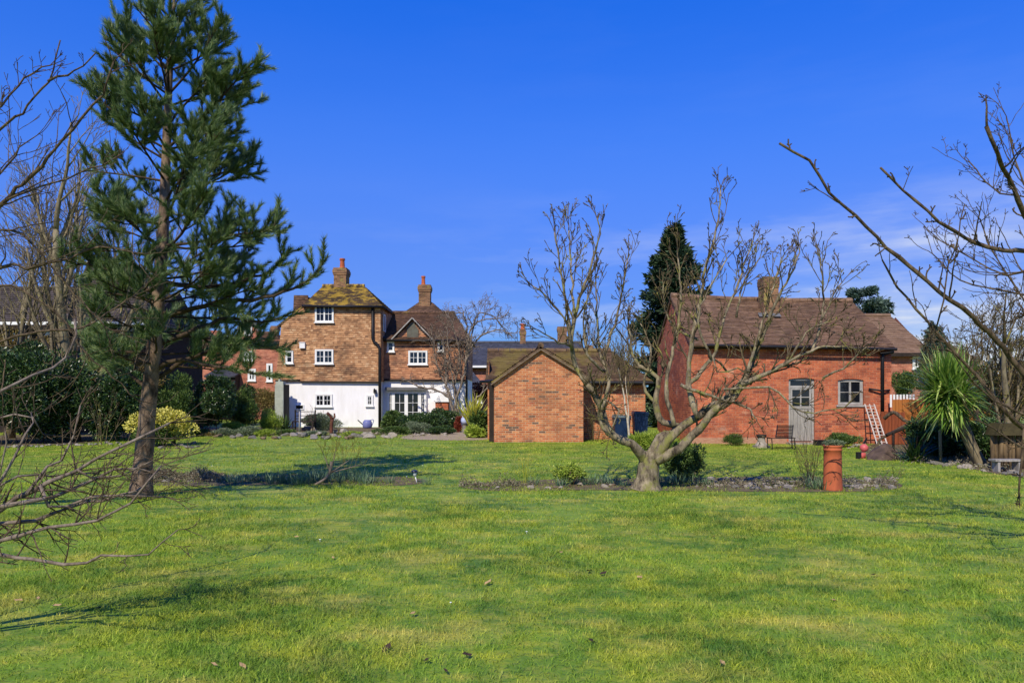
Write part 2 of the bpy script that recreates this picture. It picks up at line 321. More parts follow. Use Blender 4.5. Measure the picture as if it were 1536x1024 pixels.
# ------------------------------------------------------------------ building helpers
def newell(p):
    n = np.zeros(3)
    for i in range(len(p)): n += np.cross(p[i], p[(i+1) % len(p)])
    return n/np.linalg.norm(n)
def courses(mb, poly, h, lift=0.03, jit=0.006, seg=0.45, mi=0, thick=0.07, sag=0.0):
    """A tiled plane: overlapping courses, each a strip that stands proud at its lower edge, on a thin slab."""
    p = [np.array(q, float) for q in poly]; n = newell(p)
    if n[2] < -0.05 or (abs(n[2]) <= 0.05 and n[1] > 0.3) or (abs(n[2]) <= 0.05 and abs(n[1]) <= 0.3 and n[0]*p[0][0] > 0): n = -n; p = p[::-1]
    u = np.cross((0, 0, 1.0), n); u /= np.linalg.norm(u); v = np.cross(n, u); o = p[0]
    Q = np.array([((q-o)@u, (q-o)@v) for q in p])
    def span(vv):
        xs = []
        for i in range(len(Q)):
            a, b = Q[i], Q[(i+1) % len(Q)]
            if (a[1]-vv)*(b[1]-vv) <= 0 and abs(a[1]-b[1]) > 1e-9: xs.append(a[0]+(vv-a[1])/(b[1]-a[1])*(b[0]-a[0]))
        return (min(xs), max(xs)) if len(xs) > 1 else None
    v0, v1 = Q[:, 1].min(), Q[:, 1].max(); k = max(1, int(round((v1-v0)/h))); hh = (v1-v0)/k
    m = len(p); b = [q-n*thick for q in p]; t = [q-n*0.004 for q in p]
    mb.poly(t, mi); mb.poly(b[::-1], mi)
    for i in range(m): mb.quad(b[i], b[(i+1) % m], t[(i+1) % m], t[i], mi)
    ph = random.random()*6
    for r in range(k):
        a, c = span(v0+r*hh+1e-4), span(v0+(r+1)*hh-1e-4)
        if not a or not c: continue
        s = max(1, int((a[1]-a[0])/seg)); f = np.linspace(0, 1, s+1)
        ua = a[0]+f*(a[1]-a[0]); uc = c[0]+f*(c[1]-c[0])
        va = v0+r*hh+RNG.normal(0, jit, s+1); nn = lift+RNG.normal(0, jit*0.6, s+1).clip(-lift*0.6, lift)
        wave = sag*np.sin(ua*0.9+ph)*np.sin((v0+r*hh)*0.8+ph)
        wave2 = sag*np.sin(uc*0.9+ph)*np.sin((v0+(r+1)*hh)*0.8+ph)
        A = o+ua[:, None]*u+va[:, None]*v+(nn+wave)[:, None]*n
        C = o+uc[:, None]*u+np.full(s+1, v0+(r+1)*hh+0.01)[:, None]*v+(0.003+wave2)[:, None]*n
        B = o+ua[:, None]*u+va[:, None]*v+(-0.002+np.minimum(wave, 0))[:, None]*n
        i = np.arange(s); q = s+1
        mb.add(np.concatenate([A, C, B]), np.concatenate([np.stack([i, i+1, q+i+1, q+i], 1), np.stack([2*q+i, 2*q+i+1, i+1, i], 1)]), mi)
def holed(mb, x0, x1, z0, z1, y, holes, depth=0.12, mi=0):
    """Front face of a wall with openings and their reveals; holes = (x0, x1, z0, z1)."""
    xs = sorted({x0, x1, *[h[0] for h in holes], *[h[1] for h in holes]}); zs = sorted({z0, z1, *[h[2] for h in holes], *[h[3] for h in holes]})
    for a, b in zip(xs, xs[1:]):
        for c, d in zip(zs, zs[1:]):
            cx, cz = (a+b)/2, (c+d)/2
            if any(h[0] < cx < h[1] and h[2] < cz < h[3] for h in holes): continue
            mb.quad((a, y, c), (b, y, c), (b, y, d), (a, y, d), mi)
    for a, b, c, d in holes:
        y2 = y+depth
        mb.quad((a, y, c), (a, y2, c), (a, y2, d), (a, y, d), mi); mb.quad((b, y2, c), (b, y, c), (b, y, d), (b, y2, d), mi)
        mb.quad((a, y, d), (a, y2, d), (b, y2, d), (b, y, d), mi); mb.quad((a, y2, c), (a, y, c), (b, y, c), (b, y2, c), mi)
        mb.quad((a, y2, c), (b, y2, c), (b, y2, d), (a, y2, d), mi)
def window(parent, x0, x1, z0, z1, y, cas=2, cols=1, rows=2, fw=0.055, sw=0.035, bar=0.02, mat='paint_white', sill=True, splits=None, proud=0.05):
    m = MB(); y0 = y-proud
    m.box(x0, x1, y0, y, z1-fw, z1); m.box(x0, x1, y0, y, z0, z0+fw*0.8)
    m.box(x0, x0+fw, y0, y, z0+fw*0.8, z1-fw); m.box(x1-fw, x1, y0, y, z0+fw*0.8, z1-fw)
    if sill: m.box(x0-0.04, x1+0.04, y0-0.05, y, z0-0.05, z0)
    xs = splits or [x0+fw+(x1-x0-2*fw)*i/cas for i in range(cas+1)]
    zb, zt = z0+fw*0.8, z1-fw; yb = y0+0.012
    for i in range(len(xs)-1):
        a, b = xs[i], xs[i+1]
        m.box(a, a+sw, yb, y, zb, zt); m.box(b-sw, b, yb, y, zb, zt); m.box(a+sw, b-sw, yb, y, zt-sw, zt); m.box(a+sw, b-sw, yb, y, zb, zb+sw)
        for k in range(1, cols): q = a+sw+(b-a-2*sw)*k/cols; m.box(q-bar/2, q+bar/2, yb+0.006, y-0.004, zb+sw, zt-sw)
        for k in range(1, rows): q = zb+sw+(zt-zb-2*sw)*k/rows; m.box(a+sw, b-sw, yb+0.009, y-0.006, q-bar/2, q+bar/2)
    o = m.build('window', M[mat], parent)
    g = MB(); g.quad((x0+0.01, y-0.012, z0+0.01), (x1-0.01, y-0.012, z0+0.01), (x1-0.01, y-0.012, z1-0.01), (x0+0.01, y-0.012, z1-0.01)); g.build('pane', M['glass'], o)
    return o
def chimney(parent, x0, x1, y0, y1, z0, z1, pots=(), mat='brick_chimney', cap=0.06, pot_r=0.11):
    m = MB(); h = z1-z0
    m.box(x0, x1, y0, y1, z0, z1-0.38); m.box(x0-cap*0.6, x1+cap*0.6, y0-cap*0.6, y1+cap*0.6, z1-0.38, z1-0.28)
    m.box(x0-cap, x1+cap, y0-cap, y1+cap, z1-0.28, z1-0.10); m.box(x0-cap*0.4, x1+cap*0.4, y0-cap*0.4, y1+cap*0.4, z1-0.10, z1)
    c = m.build('chimney', M[mat], parent)
    for px, ph in pots:
        q = MB(); q.lathe((px, (y0+y1)/2, z1), [(pot_r*1.1, -0.02), (pot_r*1.05, 0.04), (pot_r*0.85, 0.1), (pot_r*0.72, ph*0.8), (pot_r*0.95, ph*0.84), (pot_r*0.9, ph), (pot_r*0.6, ph), (pot_r*0.6, ph-0.1)], 12)
        q.build('chimney_pot', M['terracotta'], c, smooth=False)
    return c
def pipe(parent, pts, r=0.045, name='downpipe', mat='dark'):
    m = MB(); m.tube(pts, r, 8)
    return m.build(name, M[mat], parent, smooth=True)

# ------------------------------------------------------------------ lawn, beds, path
def lawnmat(name, blade=False):
    m, N, L, b = newmat(name, 0.6, 0.2); t = NT(m); p = t.pos()
    a = t.noise(p, 0.8, 7, 0.66, sc=(0.75, 1.0, 0.0)); c2 = t.noise(p, 2.6, 7, 0.7, sc=(0.8, 1.2, 0.0), loc=(5, 2, 0)); c3 = t.noise(p, 9.0, 4, 0.65, sc=(1, 1, 0), loc=(1, 7, 0))
    green, dark, yel, straw = S(108,143,54), S(74,112,44), S(148,164,60), S(186,178,112)
    c = t.mix(t.rng(a, 0.40, 0.58), dark, green)  # uneven green; its dark patches also paint in the shade of unseen trees
    c = t.mix(t.math('MULTIPLY', t.rng(c2, 0.46, 0.64), 0.85), c, yel)
    c4 = t.noise(p, 1.1, 6, 0.7, sc=(0.7, 1.3, 0.0), loc=(11, 3, 0))     # worn, bleached patches
    c = t.mix(t.math('MULTIPLY', t.rng(c4, 0.52, 0.68), 0.5), c, straw)
    c = t.mix(t.math('MULTIPLY', t.rng(c3, 0.5, 0.75), 0.35), c, straw)
    c = t.mix(1.0, c, (1.58, 1.36, 0.88, 1), 'MULTIPLY')
    if blade:
        i = t.island(); c = t.mix(1.0, c, t.ramp(i, [(0, (0.5, 0.62, 0.5, 1)), (0.5, (1.0, 1.0, 1.0, 1)), (0.88, (1.25, 1.2, 1.2, 1)), (1, (1.6, 1.45, 2.0, 1))]), 'MULTIPLY')
        tr = N.new('ShaderNodeBsdfTranslucent'); L.new(c, tr.inputs[0]); ms = N.new('ShaderNodeMixShader'); ms.inputs[0].default_value = 0.25
        L.new(b.outputs[0], ms.inputs[1]); L.new(tr.outputs[0], ms.inputs[2]); L.new(ms.outputs[0], N['Material Output'].inputs[0])
    else:
        c = t.mix(1.0, c, (0.72, 0.74, 0.62, 1), 'MULTIPLY'); t.bump(t.noise(p, 30, 4), 0.5, 0.03, b)
    L.new(c, b.inputs['Base Color'])
    return m
g = MB(); g.quad((-900, -300, 0), (900, -300, 0), (900, 1500, 0), (-900, 1500, 0))
tag(g.build('lawn', lawnmat('lawn'), uv=False), kind='structure')
def blob_sheet(name, pts, z, mat):
    n = len(pts); q = []
    for i in range(n):
        p0, p1, p2, p3 = [np.array(pts[(i+k) % n]) for k in (-1, 0, 1, 2)]
        for s in np.linspace(0, 1, 5)[:-1]:
            q.append(0.5*((2*p1)+(-p0+p2)*s+(2*p0-5*p1+4*p2-p3)*s*s+(-p0+3*p1-3*p2+p3)*s**3))
    m = MB(); m.poly([(a[0], a[1], z) for a in q])
    return tag(m.build(name, mat, uv=False), kind='structure'), q
soil = plain('soil', S(122,106,78), S(84,74,54), 5, 0.95, 0.6)
BEDS = []
def bed(pix, name='flower_bed', z=0.005, mat=None):
    o, q = blob_sheet(name, [(X(px, GD(py)), GD(py)) for px, py in pix], z, mat or soil); BEDS.append(np.array(q)); return o
bed([(228,716),(330,712),(460,711),(600,715),(640,721),(600,728),(460,727),(330,728),(236,728)])
bed([(690,727),(800,720),(930,717),(1060,716),(1200,715),(1330,722),(1352,730),(1300,737),(1100,737),(900,735),(740,736)])
bed([(-60,668),(60,668),(150,662),(230,652),(340,650),(450,649),(560,650),(640,648),(660,640),(540,641),(300,641),(100,650),(-60,655)])
bed([(1290,680),(1350,690),(1420,692),(1480,708),(1560,716),(1640,700),(1500,668),(1400,660),(1320,664)])
bed([(600,657),(650,660),(720,660),(736,656),(706,648),(640,648)], 'path', 0.009, plain('path_stone', S(178,160,128), S(140,124,100), 6, 0.9, 0.4))
def inside(poly, x, y):
    r = np.zeros(len(x), bool); j = len(poly)-1
    for i in range(len(poly)):
        a, b = poly[i], poly[j]
        c = ((a[1] > y) != (b[1] > y)) & (x < (b[0]-a[0])*(y-a[1])/(b[1]-a[1]+1e-12)+a[0]); r ^= c; j = i
    return r
def smooth_noise(x, y, f, seed):
    r = np.random.default_rng(seed); v = np.zeros(len(x))
    for k in range(7):
        a = r.uniform(0, 2*PI); q = f*r.uniform(0.5, 1.7); v += np.sin((x*math.cos(a)+y*math.sin(a))*q+r.uniform(0, 6))
    return v/7
def grass_blades():
    m = MB()
    zones = [(3.7, 6.5, 4200, 1.0), (6.5, 10, 2300, 1.2), (10, 15, 1000, 1.6), (15, 22, 420, 2.2), (22, 33, 170, 3.0)]
    for d0, d1, dens, k in zones:
        hw = 0.76*d1; n = int(dens*2*hw*(d1-d0)); x = RNG.uniform(-hw, hw, n); y = RNG.uniform(d0, d1, n)
        keep = (np.abs(x) < 0.73*y+0.3)
        for bi, q in enumerate(BEDS): keep &= ~(inside(q, x, y) & (RNG.random(n) > (0.65 if bi < 2 else 0.15)))
        clump = smooth_noise(x, y, 3.0, 3)+0.6*smooth_noise(x, y, 9.0, 4)
        keep &= RNG.random(n) < 0.68+0.75*clump
        keep &= ~((x > -0.9) & (x < 4.9) & (y > 26.2)); keep &= ~((x > -0.62) & (x < 2.42) & (y > 24.75)); keep &= ~((x > 5.8) & (y > 23.97)); keep &= ~((y > 29.5) & (x > -5))
        x, y, cl = x[keep], y[keep], clump[keep]; n = len(x)
        h = (0.018+0.014*RNG.random(n)+0.022*np.clip(cl+0.15, 0, 1))*(1+0.10*(k-1)); h *= np.where(RNG.random(n) < 0.03, 1.5, 1)
        a = RNG.uniform(0, 2*PI, n); lean = RNG.uniform(0.4, 2.0, n)*h; wd = 0.0022*k*RNG.uniform(0.7, 1.3, n)
        dx, dy = np.cos(a), np.sin(a); tw = a+PI/2+RNG.normal(0, 0.5, n); sx_, sy_ = np.cos(tw)*wd, np.sin(tw)*wd
        V = np.zeros((n, 5, 3)); V[:, 0] = np.stack([x-sx_, y-sy_, 0*x], 1); V[:, 1] = np.stack([x+sx_, y+sy_, 0*x], 1)
        mx_, my_ = x+dx*lean*0.35, y+dy*lean*0.35; mz = h*0.62
        V[:, 2] = np.stack([mx_+sx_*0.8, my_+sy_*0.8, mz], 1); V[:, 3] = np.stack([mx_-sx_*0.8, my_-sy_*0.8, mz], 1)
        V[:, 4] = np.stack([x+dx*lean, y+dy*lean, h], 1)
        i = np.arange(n)*5; base = m.n; m.V.append(V.reshape(-1, 3)); m.n += 5*n
        m.Fc.append((np.stack([i, i+1, i+2, i+3], 1)+base, 0)); m.Fc.append((np.stack([i+3, i+2, i+4], 1)+base, 0))
    return tag(m.build('grass', lawnmat('grass_blades', True), uv=False), 'short green lawn grass with yellow patches over the garden', 'grass', kind='stuff')
grass_blades()

# ------------------------------------------------------------------ white and tile-hung house
def house():
    d = 36.5; e = 37.3
    h = thing('tile_hung_house', (X(560, d), d, 0), 'old cottage with tile-hung upper storey over white ground floor and two chimneys', 'house')
    x = lambda px: X(px, d); z = lambda py: Z(py, d); x2 = lambda px: X(px, e); z2 = lambda py: Z(py, e)
    # ground floor
    m = MB(); m.box(x(417), x(570.5), d, 41.5, 0, z(571)); m.box(x(570.5)+0.001, x2(699), e, 43, 0, z2(568)); m.build('ground_floor_wall', M['render_white'], h)
    # left wing, tile hung
    m = MB(); f = d-0.07
    L_ = [(x(414), z(572)), (x(423), z(487)), (x(459), z(456)), (x(571), z(456)), (x(571), z(572))]
    m.prism([(a+(0.02 if i < 2 else 0), b) for i, (a, b) in enumerate(L_)], d-0.03, 41.5)
    courses(m, [(a, f, b) for a, b in L_], 0.105, 0.034, 0.008)
    courses(m, [(x(571)+0.03, d-0.06, z(572)), (x(571)+0.03, e, z(572)), (x(571)+0.03, e, z(456)), (x(571)+0.03, d-0.06, z(456))][::-1], 0.105, 0.03, 0.008)
    m.box(x(571), x(571)+0.03, e, 41.4, z(500), z(456))
    m.build('tiled_wall', M['tile_wall'], h)
    m = MB(); m.bar((x(452), f-0.05, z(572)+0.0), (x(571), f-0.05, z(573)), 0.06, 0.07); m.bar((x(414), f-0.05, z(571)), (x(451), f-0.05, z(570)), 0.05, 0.06); m.build('drip_board', M['timber_dark'], h)
    # right wing, tile hung
    m = MB(); g2 = e-0.05
    m.box(x2(571), x2(700), e-0.02, 43, z2(568), z2(508))
    courses(m, [(x2(573), g2, z2(569)), (x2(700.5), g2, z2(569)), (x2(700.5), g2, z2(507)), (x2(573), g2, z2(507))], 0.105, 0.034, 0.008)
    courses(m, [(x2(592), g2-0.01, z2(508)), (x2(646), g2-0.01, z2(508)), (x2(619.5), g2-0.01, z2(481))], 0.105, 0.03, 0.008)
    m.build('tiled_wall', M['tile_wall_red'], h)
    m = MB(); m.bar((x2(574), g2-0.05, z2(569.5)), (x2(700), g2-0.05, z2(570.5)), 0.08, 0.1); m.bar((x2(600), g2-0.09, z2(571)), (x2(662), g2-0.09, z2(571)), 0.06, 0.06); m.build('drip_board', M['timber_dark'], h)
    # roofs
    ze = z(456); r1, r2, ry, rz = X(484, 38.8), X(547, 38.8), 38.8, Z(430, 38.8); xe1, xe2 = x(459)-0.1, x(575)
    m = MB()
    courses(m, [(xe1, d-0.3, ze-0.12), (xe2, d-0.3, ze-0.12), (r2, ry, rz), (r1, ry, rz)], 0.11, sag=0.02)
    courses(m, [(xe2, d-0.3, ze-0.12), (xe2, 41.7, ze-0.12), (r2, ry, rz)], 0.11)
    courses(m, [(xe1, 41.7, ze-0.12), (xe1, d-0.3, ze-0.12), (r1, ry, rz)], 0.11)
    courses(m, [(xe2, 41.7, ze-0.12), (xe1, 41.7, ze-0.12), (r1, ry, rz), (r2, ry, rz)], 0.2)
    courses(m, [(x(420)-0.1, d-0.12, z(489)), (x(420)-0.1, 41.6, z(489)), (x(459), 41.6, z(455)), (x(459), d-0.12, z(455))], 0.11)
    for i in range(16):
        a = r1+(r2-r1)*i/16; m.tube([(a, ry, rz+0.03), (a+(r2-r1)/16*0.96, ry, rz+0.03+random.uniform(-0.01, 0.01))], 0.12, 8)
    m.build('roof', M['tile_roof_moss'], h)
    m = MB(); ze2 = z2(509)+0.13; yE = e-0.3; yR = 40.2; zR = Z(470, yR); a1, a2 = x2(571), X(704, yE); b1, b2 = X(560, yR), X(682, yR)
    courses(m, [(a1, yE, ze2-0.15), (a2, yE, ze2-0.15), (b2, yR, zR), (b1, yR, zR)], 0.11, sag=0.03)
    courses(m, [(a2, yE, ze2-0.15), (a2, 43.2, ze2-0.15), (b2, yR, zR)], 0.11)
    # little front gable
    sl_ = (zR-ze2+0.15)/(yR-yE); za = z2(479); yb = yE+(za-ze2+0.15)/sl_
    for s, px in ((-1, 588), (1, 650)):
        courses(m, [(x2(619.5), yb, za+0.03), (x2(619.5), e-0.22, za+0.03), (x2(px), e-0.22, ze2-0.02)], 0.11)
    # cross roof that carries the chimney
    yy = 41.3; q0, q1, t0, t1 = X(603, yy), X(673, yy), X(629, yy), X(647, yy); zb, zt = Z(476, yy), Z(453, yy)
    courses(m, [(q0, yy-0.9, zb), (q1, yy-0.9, zb), (t1, yy, zt), (t0, yy, zt)], 0.11)
    courses(m, [(q1, yy-0.9, zb), (q1, yy+1.5, zb), (t1, yy, zt)], 0.11); courses(m, [(q0, yy+1.5, zb), (q0, yy-0.9, zb), (t0, yy, zt)], 0.11)
    for i in range(26):
        a = b1+(b2-b1)*i/26; m.tube([(a, yR, zR+0.03), (a+(b2-b1)/26*0.96, yR, zR+0.03+random.uniform(-0.012, 0.012))], 0.12, 8)
    m.build('roof', M['tile_roof'], h)
    # tile-hung cheek at the far left
    m = MB(); m.box(X(441, 38), X(462, 38), 38, 40, z(500), Z(445, 38)); courses(m, [(X(440, 38), 37.98, Z(470, 38)), (X(462, 38), 37.98, Z(468, 38)), (X(462, 38), 37.98, Z(443, 38)), (X(441, 38), 37.98, Z(443, 38))], 0.12); m.build('dormer_cheek', M['tile_roof'], h)
    # bargeboards, gable panel
    m = MB()
    for px in (588.5, 649.5): m.bar((x2(619.5), e-0.24, z2(477.5)), (x2(px), e-0.24, z2(509.5)), 0.05, 0.19, up=(0, 1, 0))
    m.build('bargeboard', M['paint_grey'], h)
    m = MB(); m.prism([(x2(611), z2(509)), (x2(628), z2(509)), (x2(628), z2(495)), (x2(621), z2(484)), (x2(617), z2(484)), (x2(611), z2(492))], e-0.13, e-0.10); m.build('gable_panel', M['slate_panel'], h)
    # chimneys
    yc = 39.0; chimney(h, X(503, yc), X(521, yc), yc-0.35, yc+0.5, Z(434, yc), Z(403, yc), [(X(513, yc), 0.55)], pot_r=0.16)
    chimney(h, X(629, yy), X(646, yy), yy-0.3, yy+0.3, Z(462, yy), Z(428, yy), [(X(635, yy), 0.52)], pot_r=0.13)
    # gutters and pipes
    m = MB(); m.tube([(xe1, d-0.34, ze-0.14), (xe2+0.03, d-0.34, ze-0.17)], 0.06, 8); m.tube([(xe2+0.03, d-0.34, ze-0.17), (xe2+0.03, e+1.5, ze-0.17)], 0.06, 8)
    m.tube([(x2(566), e-0.42, ze2-0.1), (x2(580), e-0.42, ze2-0.1)], 0.1, 8); m.tube([(x2(574), yE-0.06, ze2-0.2), (x2(704), yE-0.06, ze2-0.22)], 0.055, 8)
    m.build('gutter', M['dark'], h, smooth=True)
    pipe(h, [(x(560), d-0.16, z(457)), (x(560), d-0.16, z(508)), (x(562), d-0.16, z(513)), (x(568), d-0.16, z(518)), (x(570.5), d-0.16, z(524)), (x(570.5), d-0.16, z(640))], 0.075)
    pipe(h, [(x2(700), e-0.12, z2(511)), (x2(700), e-0.12, 0)], 0.06)
    # windows
    y = d-0.105
    for a, b, c, dd, k in ((473.5, 501.5, 458.5, 483.5, 2), (473.5, 501, 524, 545.5, 2), (429.5, 441, 526, 545, 1)): window(h, x(a), x(b), z(dd), z(c), y, k, 2 if k == 2 else 1, 2)
    m = MB(); m.box(x(451), x(459), d-0.22, d-0.1, z(522.5), z(514.5)); m.box(x(450.5), x(459.5), d-0.24, d-0.08, z(514.5), z(513.5)); m.build('vent_box', M['paint_white'], h)
    y = e-0.09
    for a, b, c, dd, k in ((581, 592, 512, 527.5, 1), (613, 641.5, 526, 546.5, 2), (657, 667, 512, 527, 1)): window(h, x2(a), x2(b), z2(dd), z2(c), y, k, 2 if k == 2 else 1, 2)
    sx0 = x(571)+0.07
    m = MB(); m.box(sx0, sx0+0.04, d+0.35, d+0.42, z(496), z(470)); m.box(sx0, sx0+0.04, d+0.78, d+0.85, z(496), z(470)); m.box(sx0, sx0+0.04, d+0.42, d+0.78, z(471.5), z(470)); m.box(sx0, sx0+0.04, d+0.42, d+0.78, z(496), z(494.5))
    o = m.build('side_window', M['paint_white'], h); m = MB(); m.box(sx0-0.02, sx0+0.02, d+0.42, d+0.78, z(494.5), z(471.5)); m.build('pane', M['glass'], o)
    window(h, x(472.5), x(498.5), z(609.5), z(590.5), d-0.01, 2, 2, 2, fw=0.06); window(h, x(549.5), x(560), z(608.5), z(592), d-0.01, 1, 2, 2, fw=0.06)
    m = MB(); m.box(x(443), x(456), d-0.05, d, z(614), z(612.8)); m.box(x(443), x(456), d-0.05, d, z(607.8), z(606.8)); m.box(x(443), x(444.2), d-0.05, d, z(612.8), z(607.8)); m.box(x(454.8), x(456), d-0.05, d, z(612.8), z(607.8))
    o = m.build('vent_window', M['paint_white'], h); m = MB(); m.quad((x(444), d-0.02, z(613)), (x(455), d-0.02, z(613)), (x(455), d-0.02, z(607.5)), (x(444), d-0.02, z(607.5))); m.build('pane', M['glass'], o)
    # french window with its lead-topped head
    yb = e-0.12; m = MB(); m.box(x2(580), x2(640.5), yb, e, 0.02, z2(584)); m.build('bay_frame', M['paint_white'], h)
    fw = window(h, x2(581.5), x2(640), 0.12, z2(585.5), yb-0.01, 4, 2, 3, fw=0.07, sw=0.085, splits=[x2(582.5), x2(590.5), x2(610), x2(630), x2(638.8)], sill=False); fw.name = 'french_window'
    m = MB(); m.prism([(x2(579), z2(585)), (x2(641.5), z2(585)), (x2(640.5), z2(581)), (x2(579.5), z2(580.5))], e-0.42, e); m.build('bay_roof', M['lead'], h)
    # lean-to log store
    q = 36.6; m = MB(); m.box(X(653, q), X(672, q), q, e, 0, Z(603, q)); o = m.build('lean_to', M['brick_barn'], h)
    m = MB(); m.prism([(X(650, q), Z(602.5, q)), (X(673.5, q), Z(602.5, q)), (X(672, q), Z(594, q)), (X(661, q), Z(590, q))], q-0.08, e); m.build('lean_to_roof', M['render_white'], o)
    m = MB(); m.box(x(563)-0.06, x(563)+0.06, d-0.2, d, z(587)-0.08, z(587)+0.1); m.box(x(563)-0.03, x(563)+0.03, d-0.26, d-0.2, z(585), z(584)+0.05); m.build('wall_lamp', M['dark'], h)
    return h
house()

# ------------------------------------------------------------------ brick outbuilding with the front gable
def shed():
    d = 24.8; h = thing('brick_outbuilding', (0.9, d, 0), 'low orange-brick outbuilding with a front gable and mossy tiled roof', 'outbuilding')
    x0, x1, ax = X(741, d), X(875, d), X(811, d); ze, za = Z(571, d), Z(522, d); zr = ze-(x1-ax)/(ax-x0)*0
    m = MB(); m.prism([(x0, 0), (x1, 0), (x1, Z(560, d)), (ax, za-0.04), (x0, ze)], d, 28)
    y = 26.3; u0, u1 = X(731.5, y), X(968, y); zz = Z(570, y)
    m.box(u0, x0-0.003, y, 30, 0, zz); m.box(x1+0.003, u1, y, 30, 0, zz)
    m.prism([(u0-0.001, zz), (u0+0.05, zz), (u0+0.05, zz+0.7)], 26.4, 28)
    m.build('wall', M['brick_shed'], h)
    m = MB(); ye, yr = 26.02, 28.1; zl = Z(571.5, ye); zR = Z(527, yr); e0, e1 = X(732, yr)-0.02, X(979, ye); r1 = X(917, yr)
    courses(m, [(e0, ye, zl), (e1, ye, zl), (r1, yr, zR), (e0, yr, zR)], 0.10, sag=0.02)
    courses(m, [(e1, ye, zl), (e1, 30.2, zl), (r1, yr, zR)], 0.1); courses(m, [(e1, 30.2, zl), (e0, 30.2, zl), (e0, yr, zR), (r1, yr, zR)], 0.2)
    s = (zR-zl)/(yr-ye); yb = ye+(za+0.05-zl)/s; zo = za+0.05
    xl, xr = x0-0.1, x1+0.16; zl2 = ze-0.03; zr2 = Z(563, d)
    courses(m, [(ax, d-0.12, zo), (ax, yb, zo), (xl, ye+(zl2-zl)/s, zl2), (xl, d-0.12, zl2)], 0.10)
    courses(m, [(ax, yb, zo), (ax, d-0.12, zo), (xr, d-0.12, zr2), (xr, ye+(zr2-zl)/s, zr2)], 0.10)
    for i in range(7): m.tube([(ax, d-0.12+i*0.45, zo+0.03), (ax, d-0.12+i*0.45+0.43, zo+0.03)], 0.11, 8)
    for i in range(11):
        a = e0+(r1-e0)*i/11; m.tube([(a, yr, zR+0.02), (a+(r1-e0)/11*0.96, yr, zR+0.02)], 0.11, 8)
    m.build('roof', M['tile_shed'], h)
    m = MB(); m.bar((ax, d-0.1, zo-0.10), (xl, d-0.1, zl2-0.10), 0.04, 0.07, up=(0, 1, 0)); m.bar((ax, d-0.1, zo-0.10), (xr, d-0.1, zr2-0.10), 0.04, 0.07, up=(0, 1, 0)); m.build('verge_board', M['stone_brown'], h)
    m = MB(); m.tube([(xr, ye-0.06, zl-0.05), (e1, ye-0.06, zl-0.06)], 0.05, 8); m.box(xr, e1-0.1, ye+0.02, ye+0.06, zl-0.14, zl-0.02); m.build('gutter', M['dark'], h); m = MB(); m.tube([(e0-0.15, d+0.6, zl-0.03), (x0, d+0.1, zl-0.02)], 0.055, 8); m.build('side_gutter', M['dark'], h)
    pipe(h, [(X(736.5, 25.5), 25.5, Z(571, 25.5)), (X(736.5, 25.5), 25.5, 0)], 0.045)
    m = MB(); m.box(x0-0.17, x0-0.004, d+0.18, d+0.24, 0.02, ze-0.15); m.build('dark_side_strip', M['timber_dark'], h)  # narrow dark upright strip just left of the gable wall
    m = MB()
    for i in range(12): m.box(X(884, y)+i*0.17, X(884, y)+i*0.17+0.06, y-0.26, y, zz-0.13, zz-0.05)
    m.build('rafter_foot', M['timber_dark'], h)
    return h
shed()

